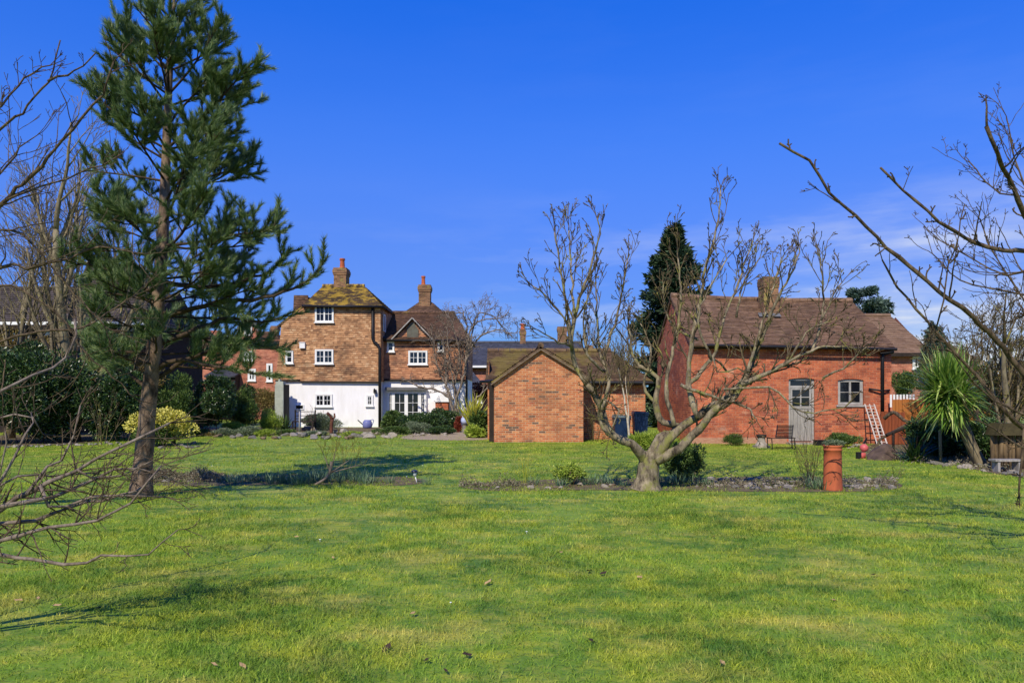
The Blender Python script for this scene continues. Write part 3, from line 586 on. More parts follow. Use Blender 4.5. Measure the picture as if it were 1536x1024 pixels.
# ------------------------------------------------------------------ red brick barn
def barn():
    d = 24.0; h = thing('brick_barn', (9, d, 0), 'red brick barn with a grey plank door and a central chimney', 'barn')
    x0, x1 = 5.85, X(1337, d); ze0, ze1 = Z(515, d), Z(519, d); yr, yB = 26.75, 29.5
    door = (X(1183, d), X(1222, d), 0.06, Z(567, d)); win = (X(1257, d), X(1295.5, d), Z(607, d), Z(568.5, d))
    zr0, zr1 = Z(444, yr), Z(452, yr)
    m = MB(); holed(m, x0, x1, 0, ze1, d, [door, win], 0.14)
    m.quad((x0, d, ze1), (x1, d, ze1), (x1, d, ze1+0.001), (x0, d, ze0))
    m.poly([(x0, yB, 0), (x0, d, 0), (x0, d, ze0), (x0, yr, zr0-0.05), (x0, yB, ze0)]); m.poly([(x1, d, 0), (x1, yB, 0), (x1, yB, ze1), (x1, yr, zr1-0.05), (x1, d, ze1)])
    m.quad((x1, yB, 0), (x0, yB, 0), (x0, yB, ze1), (x1, yB, ze1))
    m.build('wall', M['brick_barn'], h)
    # roof: dips between the gables
    m = MB(); ye = d-0.28; e0, e1 = Z(516, ye)-0.02, Z(521, ye); K = 6; g0, g1 = x0-0.06, X(1343, ye)
    fx = lambda k: g0+(g1-g0)*k/K
    def fz(k, a, b): return a+(b-a)*k/K
    sg = [0, -0.05, -0.08, -0.06, -0.07, -0.03, 0]
    for k in range(K):
        z0, z1, r0, r1 = fz(k, e0, e1), fz(k+1, e0, e1), fz(k, zr0, zr1)+sg[k], fz(k+1, zr0, zr1)+sg[k+1]
        p = [(fx(k), ye, z0), (fx(k+1), ye, z1), (fx(k+1), yr, r1), (fx(k), yr, r0)]
        courses(m, p, 0.10, 0.03, 0.009, sag=0.015); q = [(fx(k+1), yB+0.25, z1), (fx(k), yB+0.25, z0), (fx(k), yr, r0), (fx(k+1), yr, r1)]; courses(m, q, 0.2)
        for i in range(4):
            a, b = i/4, (i+0.96)/4; m.tube([(fx(k+a), yr, r0+(r1-r0)*a+0.02), (fx(k+b), yr, r0+(r1-r0)*b+0.02)], 0.11, 8)
    m.build('roof', M['tile_barn'], h)
    m = MB(); m.bar((x0, d-0.06, ze0-0.1), (x1, d-0.06, ze1-0.06), 0.1, 0.14); m.build('eaves_board', M['timber_dark'], h)
    m = MB(); m.tube([(X(1060, ye), ye-0.06, e0-0.02), (g1+0.02, ye-0.06, e1-0.06)], 0.045, 8); m.tube([(X(1318, d), d-0.1, Z(531, d)), (X(1337, d), d-0.14, Z(527, d))], 0.05, 8); m.build('gutter', M['dark'], h)
    m = MB(); m.box(X(1237, ye), X(1262, ye), ye-0.13, ye-0.1, Z(521, ye), Z(519, ye)); m.build('gutter_patch', M['paint_white'], h)
    pipe(h, [(X(1336, d), d-0.14, Z(528, d)), (X(1323, d), d-0.1, Z(531, d)), (X(1321.5, d), d-0.1, Z(536, d)), (X(1321.5, d), d-0.1, 0.9)], 0.055)
    # bracket pipe beside the downpipe
    pipe(h, [(X(1302, d), d-0.06, Z(583, d)), (X(1320, d), d-0.12, Z(586, d)), (X(1333, d), d-0.06, Z(585, d))], 0.03, 'waste_pipe')
    # chimney with mortar skirt
    yc = 25.55; chimney(h, X(1146, yc), X(1168, yc), yc, yc+0.6, Z(486, yc), Z(415, yc), [], cap=0.03)
    m = MB(); s = (zr0-e0)/(yr-ye); P0 = lambda xx, yy, k=0.05: (xx, yy, e0+(yy-ye)*s-0.05+k)
    m.poly([P0(X(1137, yc), yc-0.16, .05), P0(X(1170, yc), yc-0.16, .05), P0(X(1169, yc), yc+0.02, .08), P0(X(1137, yc), yc+0.02, .08)]); m.build('chimney_skirt', M['lead'], h)
    # door
    a, b, c, t = door; y = d+0.06; m = MB(); fw = 0.075; ztr = Z(580, d)
    m.box(a, a+fw, y, y+0.07, c, t); m.box(b-fw, b, y, y+0.07, c, t); m.box(a+fw, b-fw, y, y+0.07, t-fw, t); m.box(a+fw, b-fw, y, y+0.07, ztr-0.04, ztr+0.04)
    D = m.build('door', M['paint_grey'], h)
    m = MB(); zl = Z(613, d); n = 6; p0, p1 = a+fw+0.01, b-fw-0.01
    for i in range(n): m.box(p0+(p1-p0)*i/n+0.004, p0+(p1-p0)*(i+1)/n-0.004, y+0.02+random.uniform(0, .008), y+0.06, c+0.03, zl)
    m.box(p0, p1, y+0.008, y+0.05, zl+0.002, zl+0.09); m.build('door_leaf', M['plank'], D)
    m = MB(); zt = ztr-0.045; pm = (p0+p1)/2; zm = (zl+0.09+zt)/2
    m.box(p0, p0+0.06, y+0.01, y+0.05, zl+0.09, zt); m.box(p1-0.06, p1, y+0.01, y+0.05, zl+0.09, zt); m.box(p0+0.06, p1-0.06, y+0.01, y+0.05, zt-0.05, zt)
    m.box(pm-0.02, pm+0.02, y+0.014, y+0.05, zl+0.09, zt-0.05); m.box(p0+0.06, p1-0.06, y+0.017, y+0.05, zm-0.015, zm+0.015); m.build('glazing_bars', M['paint_grey'], D)
    m = MB(); m.quad((p0, y+0.045, zl), (p1, y+0.045, zl), (p1, y+0.045, zt), (p0, y+0.045, zt)); m.quad((p0, y+0.045, ztr), (p1, y+0.045, ztr), (p1, y+0.045, t), (p0, y+0.045, t)); m.build('pane', M['glass'], D)
    m = MB(); m.lathe((0, 0, 0), [(0.03, 0), (0.035, 0.03), (0.02, 0.05)], 10); o = m.build('door_knob', M['dark'], D, uv=False); o.location = Vector((b-fw-0.06, y-0.0, zl-0.05))-wloc(D); o.rotation_euler = (PI/2, 0, 0)
    m = MB(); m.box(a-0.1, b+0.1, d-0.35, d+0.1, 0.0, 0.055); m.build('door_step', M['stone_pale'], h)
    # window and its shallow brick arch
    a, b, c, t = win; w_ = window(h, a+0.01, b-0.01, c+0.01, t-0.01, d+0.1, 2, 1, 2, fw=0.055, sw=0.03, mat='paint_grey', proud=0.06, sill=False)
    for q0, q1, zz in ((a, b, t), (door[0], door[1], door[3])):
        m = MB(); n = 13
        for i in range(n):
            f = (i+0.5)/n; xx = q0-0.05+(q1-q0+0.1)*f; zc = zz+0.03-0.06*(2*f-1)**2+0.09; m.box(xx-0.034, xx+0.034, d-0.012, d+0.05, zc-0.11, zc+0.10)
        m.build('brick_arch', M['brick_barn'], h)
    m = MB(); m.box(a-0.06, b+0.06, d-0.05, d+0.1, c-0.06, c-0.002); m.build('window_sill', M['paint_grey'], h)
    m = MB(); m.box(x0-0.02, X(1180, d), d-0.02, d+0.03, 0.0, 0.2); m.build('plinth', plain('pale_brick_plinth', S(190,150,120), S(160,110,84), 8, 0.9, 0.4, sc=(1, 1, 4)), h)
    return h
barn()

# ------------------------------------------------------------------ houses behind
def gable_house(name, label, px0, px1, d, pye, ridge, yr, mat_w, mat_r, over=0.3, hip=False, pyl=None):
    """Long house seen square on: wall below the eaves line, ridge at depth yr between two pixel columns."""
    x0, x1 = X(px0, d), X(px1, d); ze = Z(pye, d); r0, r1, pr = ridge; zr = Z(pr, yr); yb = 2*yr-d
    h = thing(name, ((x0+x1)/2, d, 0), label, 'house')
    m = MB(); m.box(x0, x1, d, yb, 0, ze)
    if not hip:
        for xx in (x0, x1): m.poly([(xx, d, ze), (xx, yb, ze), (xx, yr, zr-0.06)])
    m.build('wall', M[mat_w], h)
    m = MB(); a0, a1 = X(px0, d)-0.15, X(px1, d)+0.15; b0, b1 = X(r0, yr), X(r1, yr)
    courses(m, [(a0, d-over, ze-0.1), (a1, d-over, ze-0.1), (b1, yr, zr), (b0, yr, zr)], 0.2, 0.03, 0.01)
    courses(m, [(a1, yb+over, ze-0.1), (a0, yb+over, ze-0.1), (b0, yr, zr), (b1, yr, zr)], 0.3)
    courses(m, [(a1, d-over, ze-0.1), (a1, yb+over, ze-0.1), (b1, yr, zr)], 0.2); courses(m, [(a0, yb+over, ze-0.1), (a0, d-over, ze-0.1), (b0, yr, zr)], 0.2)
    m.tube([(b0, yr, zr+0.02), (b1, yr, zr+0.02)], 0.12, 8)
    m.build('roof', M[mat_r], h)
    m = MB(); m.box(a0, a1, d-over-0.06, d-over, ze-0.26, ze-0.08); m.build('fascia', M['timber_dark'], h)
    return h
h = gable_house('brick_house', 'brick house with a brown tiled roof behind the right end of the barn', 1318, 1391, 36, 527, (1296, 1335, 474), 39, 'brick_far', 'tile_tan')
window(h, X(1368, 36), X(1384, 36), Z(553, 36), Z(533, 36), 35.98, 2, 1, 1, fw=0.1)
h = gable_house('brown_house', 'low brown house with a flat-topped roof behind the tall palm', 1404, 1466, 44, 540, (1402, 1424, 516), 47, 'tile_tan', 'tile_tan')
# slate-roofed house between the cottage and the outbuilding
d = 52; h = gable_house('slate_house', 'grey slate-roofed brick house with two chimneys seen beyond the outbuilding', 640, 880, d, 548, (652, 872, 514), 56, 'brick_far', 'slate')
yc = 56
chimney(h, X(780, yc), X(788.5, yc), yc-0.2, yc+0.3, Z(520, yc), Z(495, yc), [(X(784, yc), 0.5)], cap=0.05, pot_r=0.2)
chimney(h, X(836.5, yc), X(850, yc), yc-0.2, yc+0.4, Z(520, yc), Z(490, yc), [], cap=0.05)
chimney(h, X(878, yc-3), X(888, yc-3), yc-3.2, yc-2.8, Z(530, yc), Z(522, yc), [], cap=0.05)
m = MB(); ax = X(776, yc); m.tube([(ax, yc, Z(516, yc)), (ax, yc, Z(483, yc))], 0.02, 5); m.bar((X(768, yc), yc, Z(485.5, yc)), (X(788, yc), yc, Z(478, yc)), 0.025, 0.025)
for i in range(7):
    q = X(769+i*2.7, yc); zz = Z(485.2-i*1.03, yc); m.bar((q-0.02, yc, zz-0.18), (q+0.02, yc, zz+0.18), 0.018, 0.018)
m.build('aerial', M['dark'], h)
m = MB(); q = 50; courses(m, [(X(697, q), q, Z(574, q)), (X(723, q), q, Z(574, q)), (X(706, q), q+1.4, Z(555, q)), (X(700, q), q+1.4, Z(555, q))], 0.2); m.box(X(699, q), X(721, q), q+0.1, 51.9, 0, Z(573, q)); m.build('bay_roof', M['slate'], h)
m = MB(); m.box(X(690, 51.5), X(736, 51.5), 51.5, 51.6, Z(551, 51.5), Z(548, 51.5)); m.build('eaves_trim', M['paint_white'], h)
window(h, X(716, 49.9), X(723, 49.9), Z(604, 49.9), Z(592, 49.9), 49.98, 1, 1, 1, fw=0.12)
# far brick terrace on the left
d = 50; h = gable_house('terrace_house', 'orange brick house with a low roof seen between the pine branches', 246, 350, d, 521, (258, 344, 508), 54, 'brick_far', 'tile_roof')
chimney(h, X(318, 54), X(329, 54), 53.8, 54.4, Z(514, 54), Z(496, 54), [], 'brick_far', cap=0.06)
m = MB(); q = 47; courses(m, [(X(306, q), q, Z(564, q)), (X(352, q), q, Z(564, q)), (X(352, q), q+2.8, Z(546, q)), (X(306, q), q+2.8, Z(546, q))], 0.2); m.build('lean_to_roof', M['slate'], h)
m = MB(); m.box(X(307, q), X(351, q), q+0.2, d-0.01, 0, Z(563, q)); m.build('lean_to_wall', M['timber_dark'], h)
d = 48; h = gable_house('brick_terrace', 'tall brick house with a rounded gable left of the white cottage', 349, 420, d, 510, (356, 412, 500), 52, 'brick_far', 'tile_roof')
m = MB(); pts = [(X(358, d), Z(512, d))]+[(X(358+32*(i/12), d), Z(498-18*math.sin(PI*i/12)**0.7, d)) for i in range(13)]+[(X(390, d), Z(512, d))]
m.prism(pts[::-1], d-0.06, d+0.4); m.build('round_gable', M['brick_far'], h)
m = MB()
for i in range(12): m.bar((pts[i+1][0], d-0.05, pts[i+1][1]+0.05), (pts[i+2][0], d-0.05, pts[i+2][1]+0.05), 0.55, 0.12)
m.build('gable_coping', M['lead'], h)
for a, b, c, e in ((367, 379, 489, 502), (372, 384, 553, 571), (400, 409, 545, 572), (366, 380, 526, 541), (368, 378, 582, 590)): window(h, X(a, d), X(b, d), Z(e, d), Z(c, d), d-0.07 if c < 500 else d-0.01, 2 if b-a > 10 else 1, 1, 2, fw=0.1)
chimney(h, X(408, 52), X(417, 52), 51.8, 52.3, Z(512, 52), Z(489, 52), [], 'brick_chimney', cap=0.06)
# dark roofed bungalow
d = 31; h = gable_house('dark_roofed_house', 'house with a long dark tiled roof and white gutter board behind the left hedge', -160, 226, d, 486, (-150, 120, 434), 33.6, 'timber_dark', 'tile_dark')
m = MB(); y = d-0.6; za = Z(487, y); zt = Z(396, 34)
courses(m, [(X(92, y), y, za), (X(228, y), y, za), (X(206, 34), 34, zt), (X(132, 34), 34, zt)], 0.2, 0.03, 0.01)
courses(m, [(X(228, y), y, za), (X(228, y), 37, za), (X(206, 34), 34, zt)], 0.2); courses(m, [(X(92, y), 37, za), (X(92, y), y, za), (X(132, 34), 34, zt)], 0.2)
m.build('cross_roof', M['tile_dark'], h)
m = MB(); m.box(X(-160, d-.75), X(223, d-.75), d-0.75, d-0.67, Z(487, d-.7), Z(482.5, d-.7)); m.tube([(X(88, d), d-0.5, Z(485, d)), (X(88, d), d-0.1, Z(492, d)), (X(88, d), d-0.1, 1)], 0.09, 8); m.build('gutter_board', M['paint_white'], h)
for a, b, c, e in ((68, 86, 488, 502), (120, 132, 494, 518), (196, 216, 494, 512), (20, 46, 500, 518)): window(h, X(a, d), X(b, d), Z(e, d), Z(c, d), d-0.01, 2, 1, 1, fw=0.08, mat='paint_white' if a < 100 else 'lead')
# garden wall panel and brown fence by the cottage
y = 35.6; t = thing('water_tank', (X(421, y), y, 0), 'tall pale grey tank standing by the left corner of the white cottage', 'tank')
m = MB(); m.box(-0.25, 0.25, -0.12, 0.12, 0, 2.1); m.box(-0.22, 0.22, -0.1, 0.1, 2.1, 2.25); m.box(-0.1, 0.0, -0.06, 0.06, 2.25, 2.36); 
for zz in (0.5, 1.0, 1.5): m.box(-0.255, 0.255, -0.125, 0.125, zz, zz+0.03)
m.V = [v+np.array(wloc(t)) for v in m.V]; m.build('tank_body', plain('grey_plastic', S(176,182,168), S(150,156,142), 3, 0.6), t)
m = MB(); m.box(0.256, 0.40, -0.1, 0.14, 0.1, 2.1); m.V = [v+np.array(wloc(t)) for v in m.V]; m.build('tank_shade_panel', M['dark'], t); t.rotation_euler = (0, 0, -0.35)  # black panel stands in for the shade on the tank's right side
y = 37.5; m = MB()
for i in range(16): m.box(X(392, y)+i*0.05-0.0, X(392, y)+i*0.05+0.044, y, y+0.02, 0, 1.72+random.uniform(-.03, .03))
m.box(X(390, y), X(415, y), y+0.02, y+0.07, 1.6, 1.66)
tag(settle(m.build('board_fence', M['timber_dark'])), 'dark board fence between the shrubs and the pale grey tank', 'fence')
# ------------------------------------------------------------------ tree helpers
def unit(v): v = np.asarray(v, float); return v/(np.linalg.norm(v)+1e-12)
def rdir(): return unit(RNG.normal(0, 1, 3))
def catmull(P_, step):
    P_ = np.asarray(P_, float); out = []
    Q = np.concatenate([[2*P_[0]-P_[1]], P_, [2*P_[-1]-P_[-2]]])
    for i in range(1, len(Q)-2):
        p0, p1, p2, p3 = Q[i-1], Q[i], Q[i+1], Q[i+2]; k = max(1, int(np.linalg.norm(p2[:3]-p1[:3])/step))
        for s in np.linspace(0, 1, k+1)[:-1]: out.append(0.5*(2*p1+(-p0+p2)*s+(2*p0-5*p1+4*p2-p3)*s*s+(-p0+3*p1-3*p2+p3)*s**3))
    out.append(P_[-1]); return np.array(out)
def path(p, d, L_, n, wob, up=0.0, bend=None):
    pts = [np.array(p, float)]; d = unit(d); s = L_/n
    for i in range(n):
        d = unit(d+RNG.normal(0, wob, 3)+np.array((0, 0, up))+(bend if bend is not None else 0)); pts.append(pts[-1]+d*s)
    return np.array(pts), d
def side_of(t, ang):
    a = rdir(); a = unit(a-t*(a@t)); return unit(t*math.cos(ang)+a*math.sin(ang))
def grow(mb, p, d, L_, r, lv, cfg, mi=0):
    """Recursive limb with its side shoots. cfg: per level (count, ratio, angle, wobble, up), rmin, sides."""
    wob, up = cfg['wob'], cfg['up']; n = max(3, min(8, int(L_/cfg.get('step', 0.25))+2))
    pts, de = path(p, d, L_, n, wob, up[min(lv, len(up)-1)])
    r1 = max(cfg['rmin'], r*cfg.get('taper', 0.35)); rr = np.linspace(r, r1, n+1)
    mb.tube(pts, rr, 7 if r > 0.05 else (5 if r > 0.015 else 3), mi, cap=r > 0.01)
    if lv >= len(cfg['n']): 
        if cfg.get('spur'):
            for k in range(cfg['spur']):
                f = random.uniform(0.3, 1); q = pts[0]+(pts[-1]-pts[0])*f; i = min(n, int(f*n)); q = pts[i]; a = side_of(unit(de), 0.9)
                mb.tube([q, q+a*random.uniform(0.02, 0.05)], [cfg['rmin'], cfg['rmin']*1.5], 3, mi, cap=False)
        return
    c = cfg['n'][lv]; c = c if isinstance(c, int) else random.randint(*c)
    for k in range(c):
        f = cfg.get('f0', 0.3)+(1-cfg.get('f0', 0.3))*(k+random.random())/c; i = min(n-1, int(f*n)); q = pts[i]+(pts[i+1]-pts[i])*(f*n-i) if f < 1 else pts[-1]
        t = unit(pts[min(n, i+1)]-pts[i]); ang = cfg['ang']*random.uniform(0.6, 1.3)
        nd = side_of(t, ang)
        for _ in range(3):
            if nd[2] < cfg.get('minz', -1): nd = side_of(t, ang)
        l2 = L_*cfg['ratio']*random.uniform(0.65, 1.25)*(1.15-0.55*f)
        grow(mb, q, nd, l2, max(cfg['rmin'], (r+(r1-r)*f)*cfg.get('rr', 0.6)), lv+1, cfg, mi)
def bare_tree(name, base, trunks, cfg, mats, label, cat='tree', group=None, part=('trunk', 'branches')):
    """trunks: list of (direction, length, radius); the first is the trunk proper."""
    t = thing(name, tuple(base), label, cat, group); a, b = MB(), MB(); p0 = np.array(base, float)
    for d_, l_, r_, fr in trunks:
        pts, de = path(p0, d_, l_, 8, cfg['wob']*0.6, 0.02); rr = np.linspace(r_, r_*0.4, 9)
        if fr: rr[0] *= 1.35
        a.tube(pts, rr, 9)
        for k in range(cfg['main']):
            f = cfg['f_main']+(1-cfg['f_main'])*(k+random.random()*0.8)/cfg['main']; i = min(7, int(f*8)); q = pts[i]+(pts[i+1]-pts[i])*(f*8-i)
            nd = side_of(unit(pts[i+1]-pts[i]), cfg['ang0']*random.uniform(0.6, 1.25)); nd = unit(nd+np.array((0, 0, cfg.get('lift', 0.3))))
            grow(b, q, nd, cfg['L']*(1.2-0.6*f)*random.uniform(0.7, 1.15), r_*0.55*(1.1-0.6*f), 0, cfg)
        grow(b, pts[-1], de, cfg['L']*0.7, r_*0.4, 0, cfg)
    a.build(part[0], mats[0], t, smooth=True, uv=False); b.build(part[1], mats[1], t, smooth=True, uv=False)
    return t
def traced(mb, tw, pix, d0, d1, w0, w1, n_tw=0, cfg=None, f0=0.35, jit=0.01, tl=0.45, updir=0.5, sides=9, tips=2):
    """A limb that follows a drawn course, at its own distance from the camera, with side shoots."""
    k = len(pix); ds = np.linspace(d0, d1, k)+np.array([0]+list(RNG.normal(0, 0.05, k-1)))
    pts = catmull(np.array([P(px, py, dd) for (px, py), dd in zip(pix, ds)]), 0.12); m = len(pts)
    pts[1:] += RNG.normal(0, jit, (m-1, 3)); f = np.linspace(0, 1, m); w_ = w0+(w1-w0)*f**0.8
    r = w_/F*pts[:, 1]/2*(1+RNG.normal(0, 0.09, m)); mb.tube(pts, r, sides if w0 > 8 else 6)
    for j in range(n_tw):
        q = f0+(1-f0)*(j+random.random())/n_tw; i = min(m-2, int(q*(m-1))); t = unit(pts[i+1]-pts[i])
        nd = unit(side_of(t, random.uniform(0.6, 1.1))+np.array((0, 0, updir))); l_ = tl*random.uniform(0.5, 1.3)
        grow(tw, pts[i], nd, l_, min(max(r[i]*0.55, cfg['rmin']), 0.02), 0, cfg)
    for j in range(tips):
        t = unit(pts[-1]-pts[-3]); grow(tw, pts[-1], unit(t+RNG.normal(0, 0.3, 3)), tl*random.uniform(0.5, 0.9), max(cfg['rmin'], r[-1]*0.8), 0, cfg)
    return pts
def leaf_quads(mb, p, d, ln, wd, mi=0, fold=0.25, roll=None):
    """Leaves: diamond quads from points p along directions d."""
    n = len(p); d = d/(np.linalg.norm(d, axis=1)[:, None]+1e-9); a = RNG.normal(0, 1, (n, 3)) if roll is None else roll
    s = np.cross(d, a); s /= np.linalg.norm(s, axis=1)[:, None]+1e-9; nn = np.cross(s, d)
    ln = np.broadcast_to(ln, (n,))[:, None]; wd = np.broadcast_to(wd, (n,))[:, None]
    V = np.stack([p, p+d*ln*0.5+s*wd/2+nn*wd*fold, p+d*ln, p+d*ln*0.5-s*wd/2+nn*wd*fold], 1).reshape(-1, 3)
    i = np.arange(n)*4; mb.add(V, np.stack([i, i+1, i+2, i+3], 1), mi)
def blades(mb, p, d, ln, wd, droop, seg=4, mi=0):
    """Strap leaves that arch over: p base, d start direction, droop downward pull."""
    n = len(p); d = d/(np.linalg.norm(d, axis=1)[:, None]+1e-9); ln = np.broadcast_to(ln, (n,)); wd = np.broadcast_to(wd, (n,)); droop = np.broadcast_to(droop, (n,))
    s = np.cross(d, np.array((0, 0, 1.0))+RNG.normal(0, 0.15, (n, 3))); s /= np.linalg.norm(s, axis=1)[:, None]+1e-9
    rows = []; q = p.copy(); dd = d.copy()
    for k in range(seg+1):
        f = k/seg; wk = wd*(0.55+1.1*f if f < 0.4 else 1.0*(1-f)/0.6+0.04)
        rows += [q-s*wk[:, None]/2, q+s*wk[:, None]/2]
        dd = dd+np.array((0, 0, -1.0))*droop[:, None]/seg*(0.4+f); dd /= np.linalg.norm(dd, axis=1)[:, None]; q = q+dd*(ln/seg)[:, None]
    V = np.stack(rows, 1).reshape(-1, 3); b = np.arange(n)*2*(seg+1); fs = []
    for k in range(seg): fs.append(np.stack([b+2*k, b+2*k+1, b+2*k+3, b+2*k+2], 1))
    mb.add(V, np.concatenate(fs), mi)
def lump_points(c, rad, n, lobes=14, fill=0.35, zmin=0.02, lob=0.45):
    """Points spread near the skins of many lobes that together make an uneven bush; also outward directions."""
    c = np.array(c, float); rad = np.array(rad, float); C = []
    while len(C) < lobes:
        q = RNG.uniform(-1, 1, 3)
        if np.linalg.norm(q) < 1: C.append(c+q*rad*(1-lob*0.75))
    C = np.array(C); R = RNG.uniform(0.6, 1.15, lobes)*lob; k = RNG.integers(0, lobes, n)
    d = RNG.normal(0, 1, (n, 3)); d /= np.linalg.norm(d, axis=1)[:, None]; rr = np.where(RNG.random(n) < fill, RNG.random(n)**0.5, RNG.uniform(0.82, 1.08, n))
    p = C[k]+d*rad*R[k][:, None]*rr[:, None]; ok = p[:, 2] > zmin
    return p[ok], d[ok]
def bush(name, c, rad, n, leaf, mat, label, lobes=14, cat='shrub', group=None, stems=0, stem_mat='bark_dark', fill=0.35, lob=0.45, up=0.3, stem_r=0.012):
    base = (c[0], c[1], 0); t = thing(name, base, label, cat, group); m = MB()
    p, d = lump_points(c, rad, n, lobes, fill, lob=lob); dd = d+RNG.normal(0, 0.55, d.shape)+np.array((0, 0, up))
    leaf_quads(m, p, dd, leaf[0]*RNG.uniform(0.6, 1.25, len(p)), leaf[1]*RNG.uniform(0.7, 1.2, len(p))); m.build('foliage', M[mat], t, uv=False)
    if stems:
        m = MB()
        for i in range(stems):
            a = np.array(c)+RNG.uniform(-0.35, 0.35, 3)*np.array(rad); a[2] = 0; e = np.array(c)+RNG.uniform(-0.8, 0.8, 3)*np.array(rad); e[2] = c[2]+random.uniform(-0.1, 0.7)*rad[2]
            mid = (a+e)/2+RNG.normal(0, 0.08, 3); m.tube(catmull([a, mid, e], 0.2), stem_r, 4)
        m.build('stems', M[stem_mat], t, smooth=True, uv=False)
    return t

# ------------------------------------------------------------------ pine
def pine():
    d = 11.3; base = P(211, 748, d); base[2] = 0; t = thing('pine_tree', tuple(base), 'tall pine tree with blue-green needle tufts and flaking brown trunk on the left lawn', 'tree')
    T, B, Nn = MB(), MB(), MB()
    cl = [(211,748,37),(213,715,33),(217,670,29),(222,610,26),(229,545,24),(236,470,22),(241,400,20),(246,320,17),(249,240,15),(252,160,13),(255,90,10),(259,30,7),(263,-20,4),(265,-50,2)]
    pts = catmull(np.array([np.append(P(a, b, d+0.1*math.sin(b*0.01)), w_) for a, b, w_ in cl]), 0.15); W_ = pts[:, 3]/F*d/2; TP = pts[:, :3]; TP[0, 2] = -0.02
    W_[:3] *= (1.25, 1.12, 1.04); W_ *= 0.88; W_ *= 1+RNG.normal(0, 0.03, len(W_))
    k = int(np.argmin(abs(TP[:, 2]-5.0))); T.tube(TP, W_, 16)
    def at(z): i = int(np.argmin(abs(TP[:, 2]-z))); return TP[i], W_[i]
    prof = np.array([(1.9, 1.7, 0.9), (2.4, 2.05, 1.2), (3.0, 2.12, 1.25), (3.6, 2.15, 1.3), (4.6, 2.03, 1.4), (5.6, 1.85, 1.35), (6.6, 1.25, 1.08), (7.3, 0.68, 0.6), (8.0, 0.28, 0.28)])
    def tufts(pp, dens, ln=0.11, spread=0.85):
        """Needles along a shoot, pointing forward and out."""
        seg = np.linalg.norm(np.diff(pp, axis=0), axis=1); L_ = seg.sum(); n = int(L_*dens*1.0)
        if n < 4: return
        u = RNG.random(n)*(len(pp)-1); i = u.astype(int); f = (u-i)[:, None]; q = pp[i]*(1-f)+pp[i+1]*f; ax = pp[i+1]-pp[i]; ax /= np.linalg.norm(ax, axis=1)[:, None]+1e-9
        o = RNG.normal(0, 1, (n, 3)); o -= ax*(o*ax).sum(1)[:, None]; o /= np.linalg.norm(o, axis=1)[:, None]+1e-9
        dr = ax+o*RNG.uniform(0.45, 1.0, n)[:, None]*spread+np.array((0, 0, 0.12)); dr /= np.linalg.norm(dr, axis=1)[:, None]; l_ = ln*RNG.uniform(0.7, 1.2, n)
        s = np.cross(dr, RNG.normal(0, 1, (n, 3))); s /= np.linalg.norm(s, axis=1)[:, None]+1e-9; w2 = 0.0036
        V = np.stack([q-s*w2, q+s*w2, q+dr*l_[:, None]], 1).reshape(-1, 3); j = np.arange(n)*3; Nn.add(V, np.stack([j, j+1, j+2], 1))
    def shoot(p, dr, L_, r, lv, dens, curl):
        n = 5 if lv < 2 else 3; pp, de = path(p, dr, L_, n, 0.07, curl); B.tube(pp, np.linspace(r, max(0.0025, r*0.4), n+1), 5 if r > 0.01 else 4, cap=False)
        if lv >= 1: tufts(pp[max(0, n//2-1 if lv == 1 else 0):], dens)
        else: tufts(pp[n-1:], dens)
        if lv < 2:
            step = 0.10 if lv == 0 else 0.085; c = int(L_*0.75/step)
            for k in range(c):
                f = (0.34 if lv == 0 else 0.25)+(0.66 if lv == 0 else 0.75)*(k+random.random())/max(1, c); i = min(n-1, int(f*n)); q = pp[i]+(pp[i+1]-pp[i])*(f*n-i); tt = unit(pp[i+1]-pp[i])
                nd = unit(side_of(tt, random.uniform(0.55, 1.0))+np.array((0, 0, 0.22))); l2 = (0.42*L_*(1.2-f) if lv == 0 else 0.16)*random.uniform(0.6, 1.2)+0.07
                if lv == 0 and l2 > 0.2 or lv == 1: shoot(q, nd, min(l2, 0.75), r*0.5, lv+1, dens, 0.10)
    z = 2.0
    while z < 7.95:
        c, w_ = at(z); nb = 5 if z < 7 else 4; a0 = random.random()*6; top = (z-2)/6
        for k in range(nb):
            a = a0+k*2*PI/nb+random.uniform(-0.35, 0.35); ca, sa = math.cos(a), math.sin(a)
            R_ = np.interp(z, prof[:, 0], prof[:, 1] if ca > 0 else prof[:, 2]); R_ = R_*abs(ca)+1.4*np.interp(z, prof[:, 0], prof[:, 1])/2.0*(1-abs(ca)); el = -0.05+0.75*top**1.2+random.uniform(-0.15, 0.2)
            L_ = R_*random.uniform(0.72, 1.02)/max(0.55, math.cos(el))*0.92; dr = (ca*math.cos(el), sa*math.cos(el), math.sin(el))
            if random.random() < 0.13 and z < 6.8: continue
            dens = 620*(0.72+0.5*min(1, top*1.6)) if z > 2.6 else 430
            shoot(c+np.array(dr)*w_*0.5, dr, L_, 0.012+0.013*L_/2, 0, dens, 0.05)
        z += 0.29*random.uniform(0.85, 1.15)
    c, _ = at(8.0); shoot(c, (0.05, 0, 1), 0.45, 0.012, 1, 700, 0.1)
    # low bare boughs with tufts at the ends, traced
    for pix, dd, w0 in (([(236,480),(290,462),(340,452),(395,446),(440,434),(472,412),(492,384)], 11.0, 9), ([(228,560),(262,540),(300,545),(352,556),(400,560)], 10.6, 8), ([(226,570),(270,545),(330,520),(380,517),(430,524)], 11.9, 8), ([(224,585),(190,560),(150,540),(120,500)], 11.8, 7), ([(240,440),(180,420),(140,395),(104,400)], 10.8, 7), ([(231,520),(280,500),(330,480),(392,482),(440,470)], 11.5, 8), ([(240,420),(300,430),(360,422),(410,402),(436,372)], 10.9, 8)):
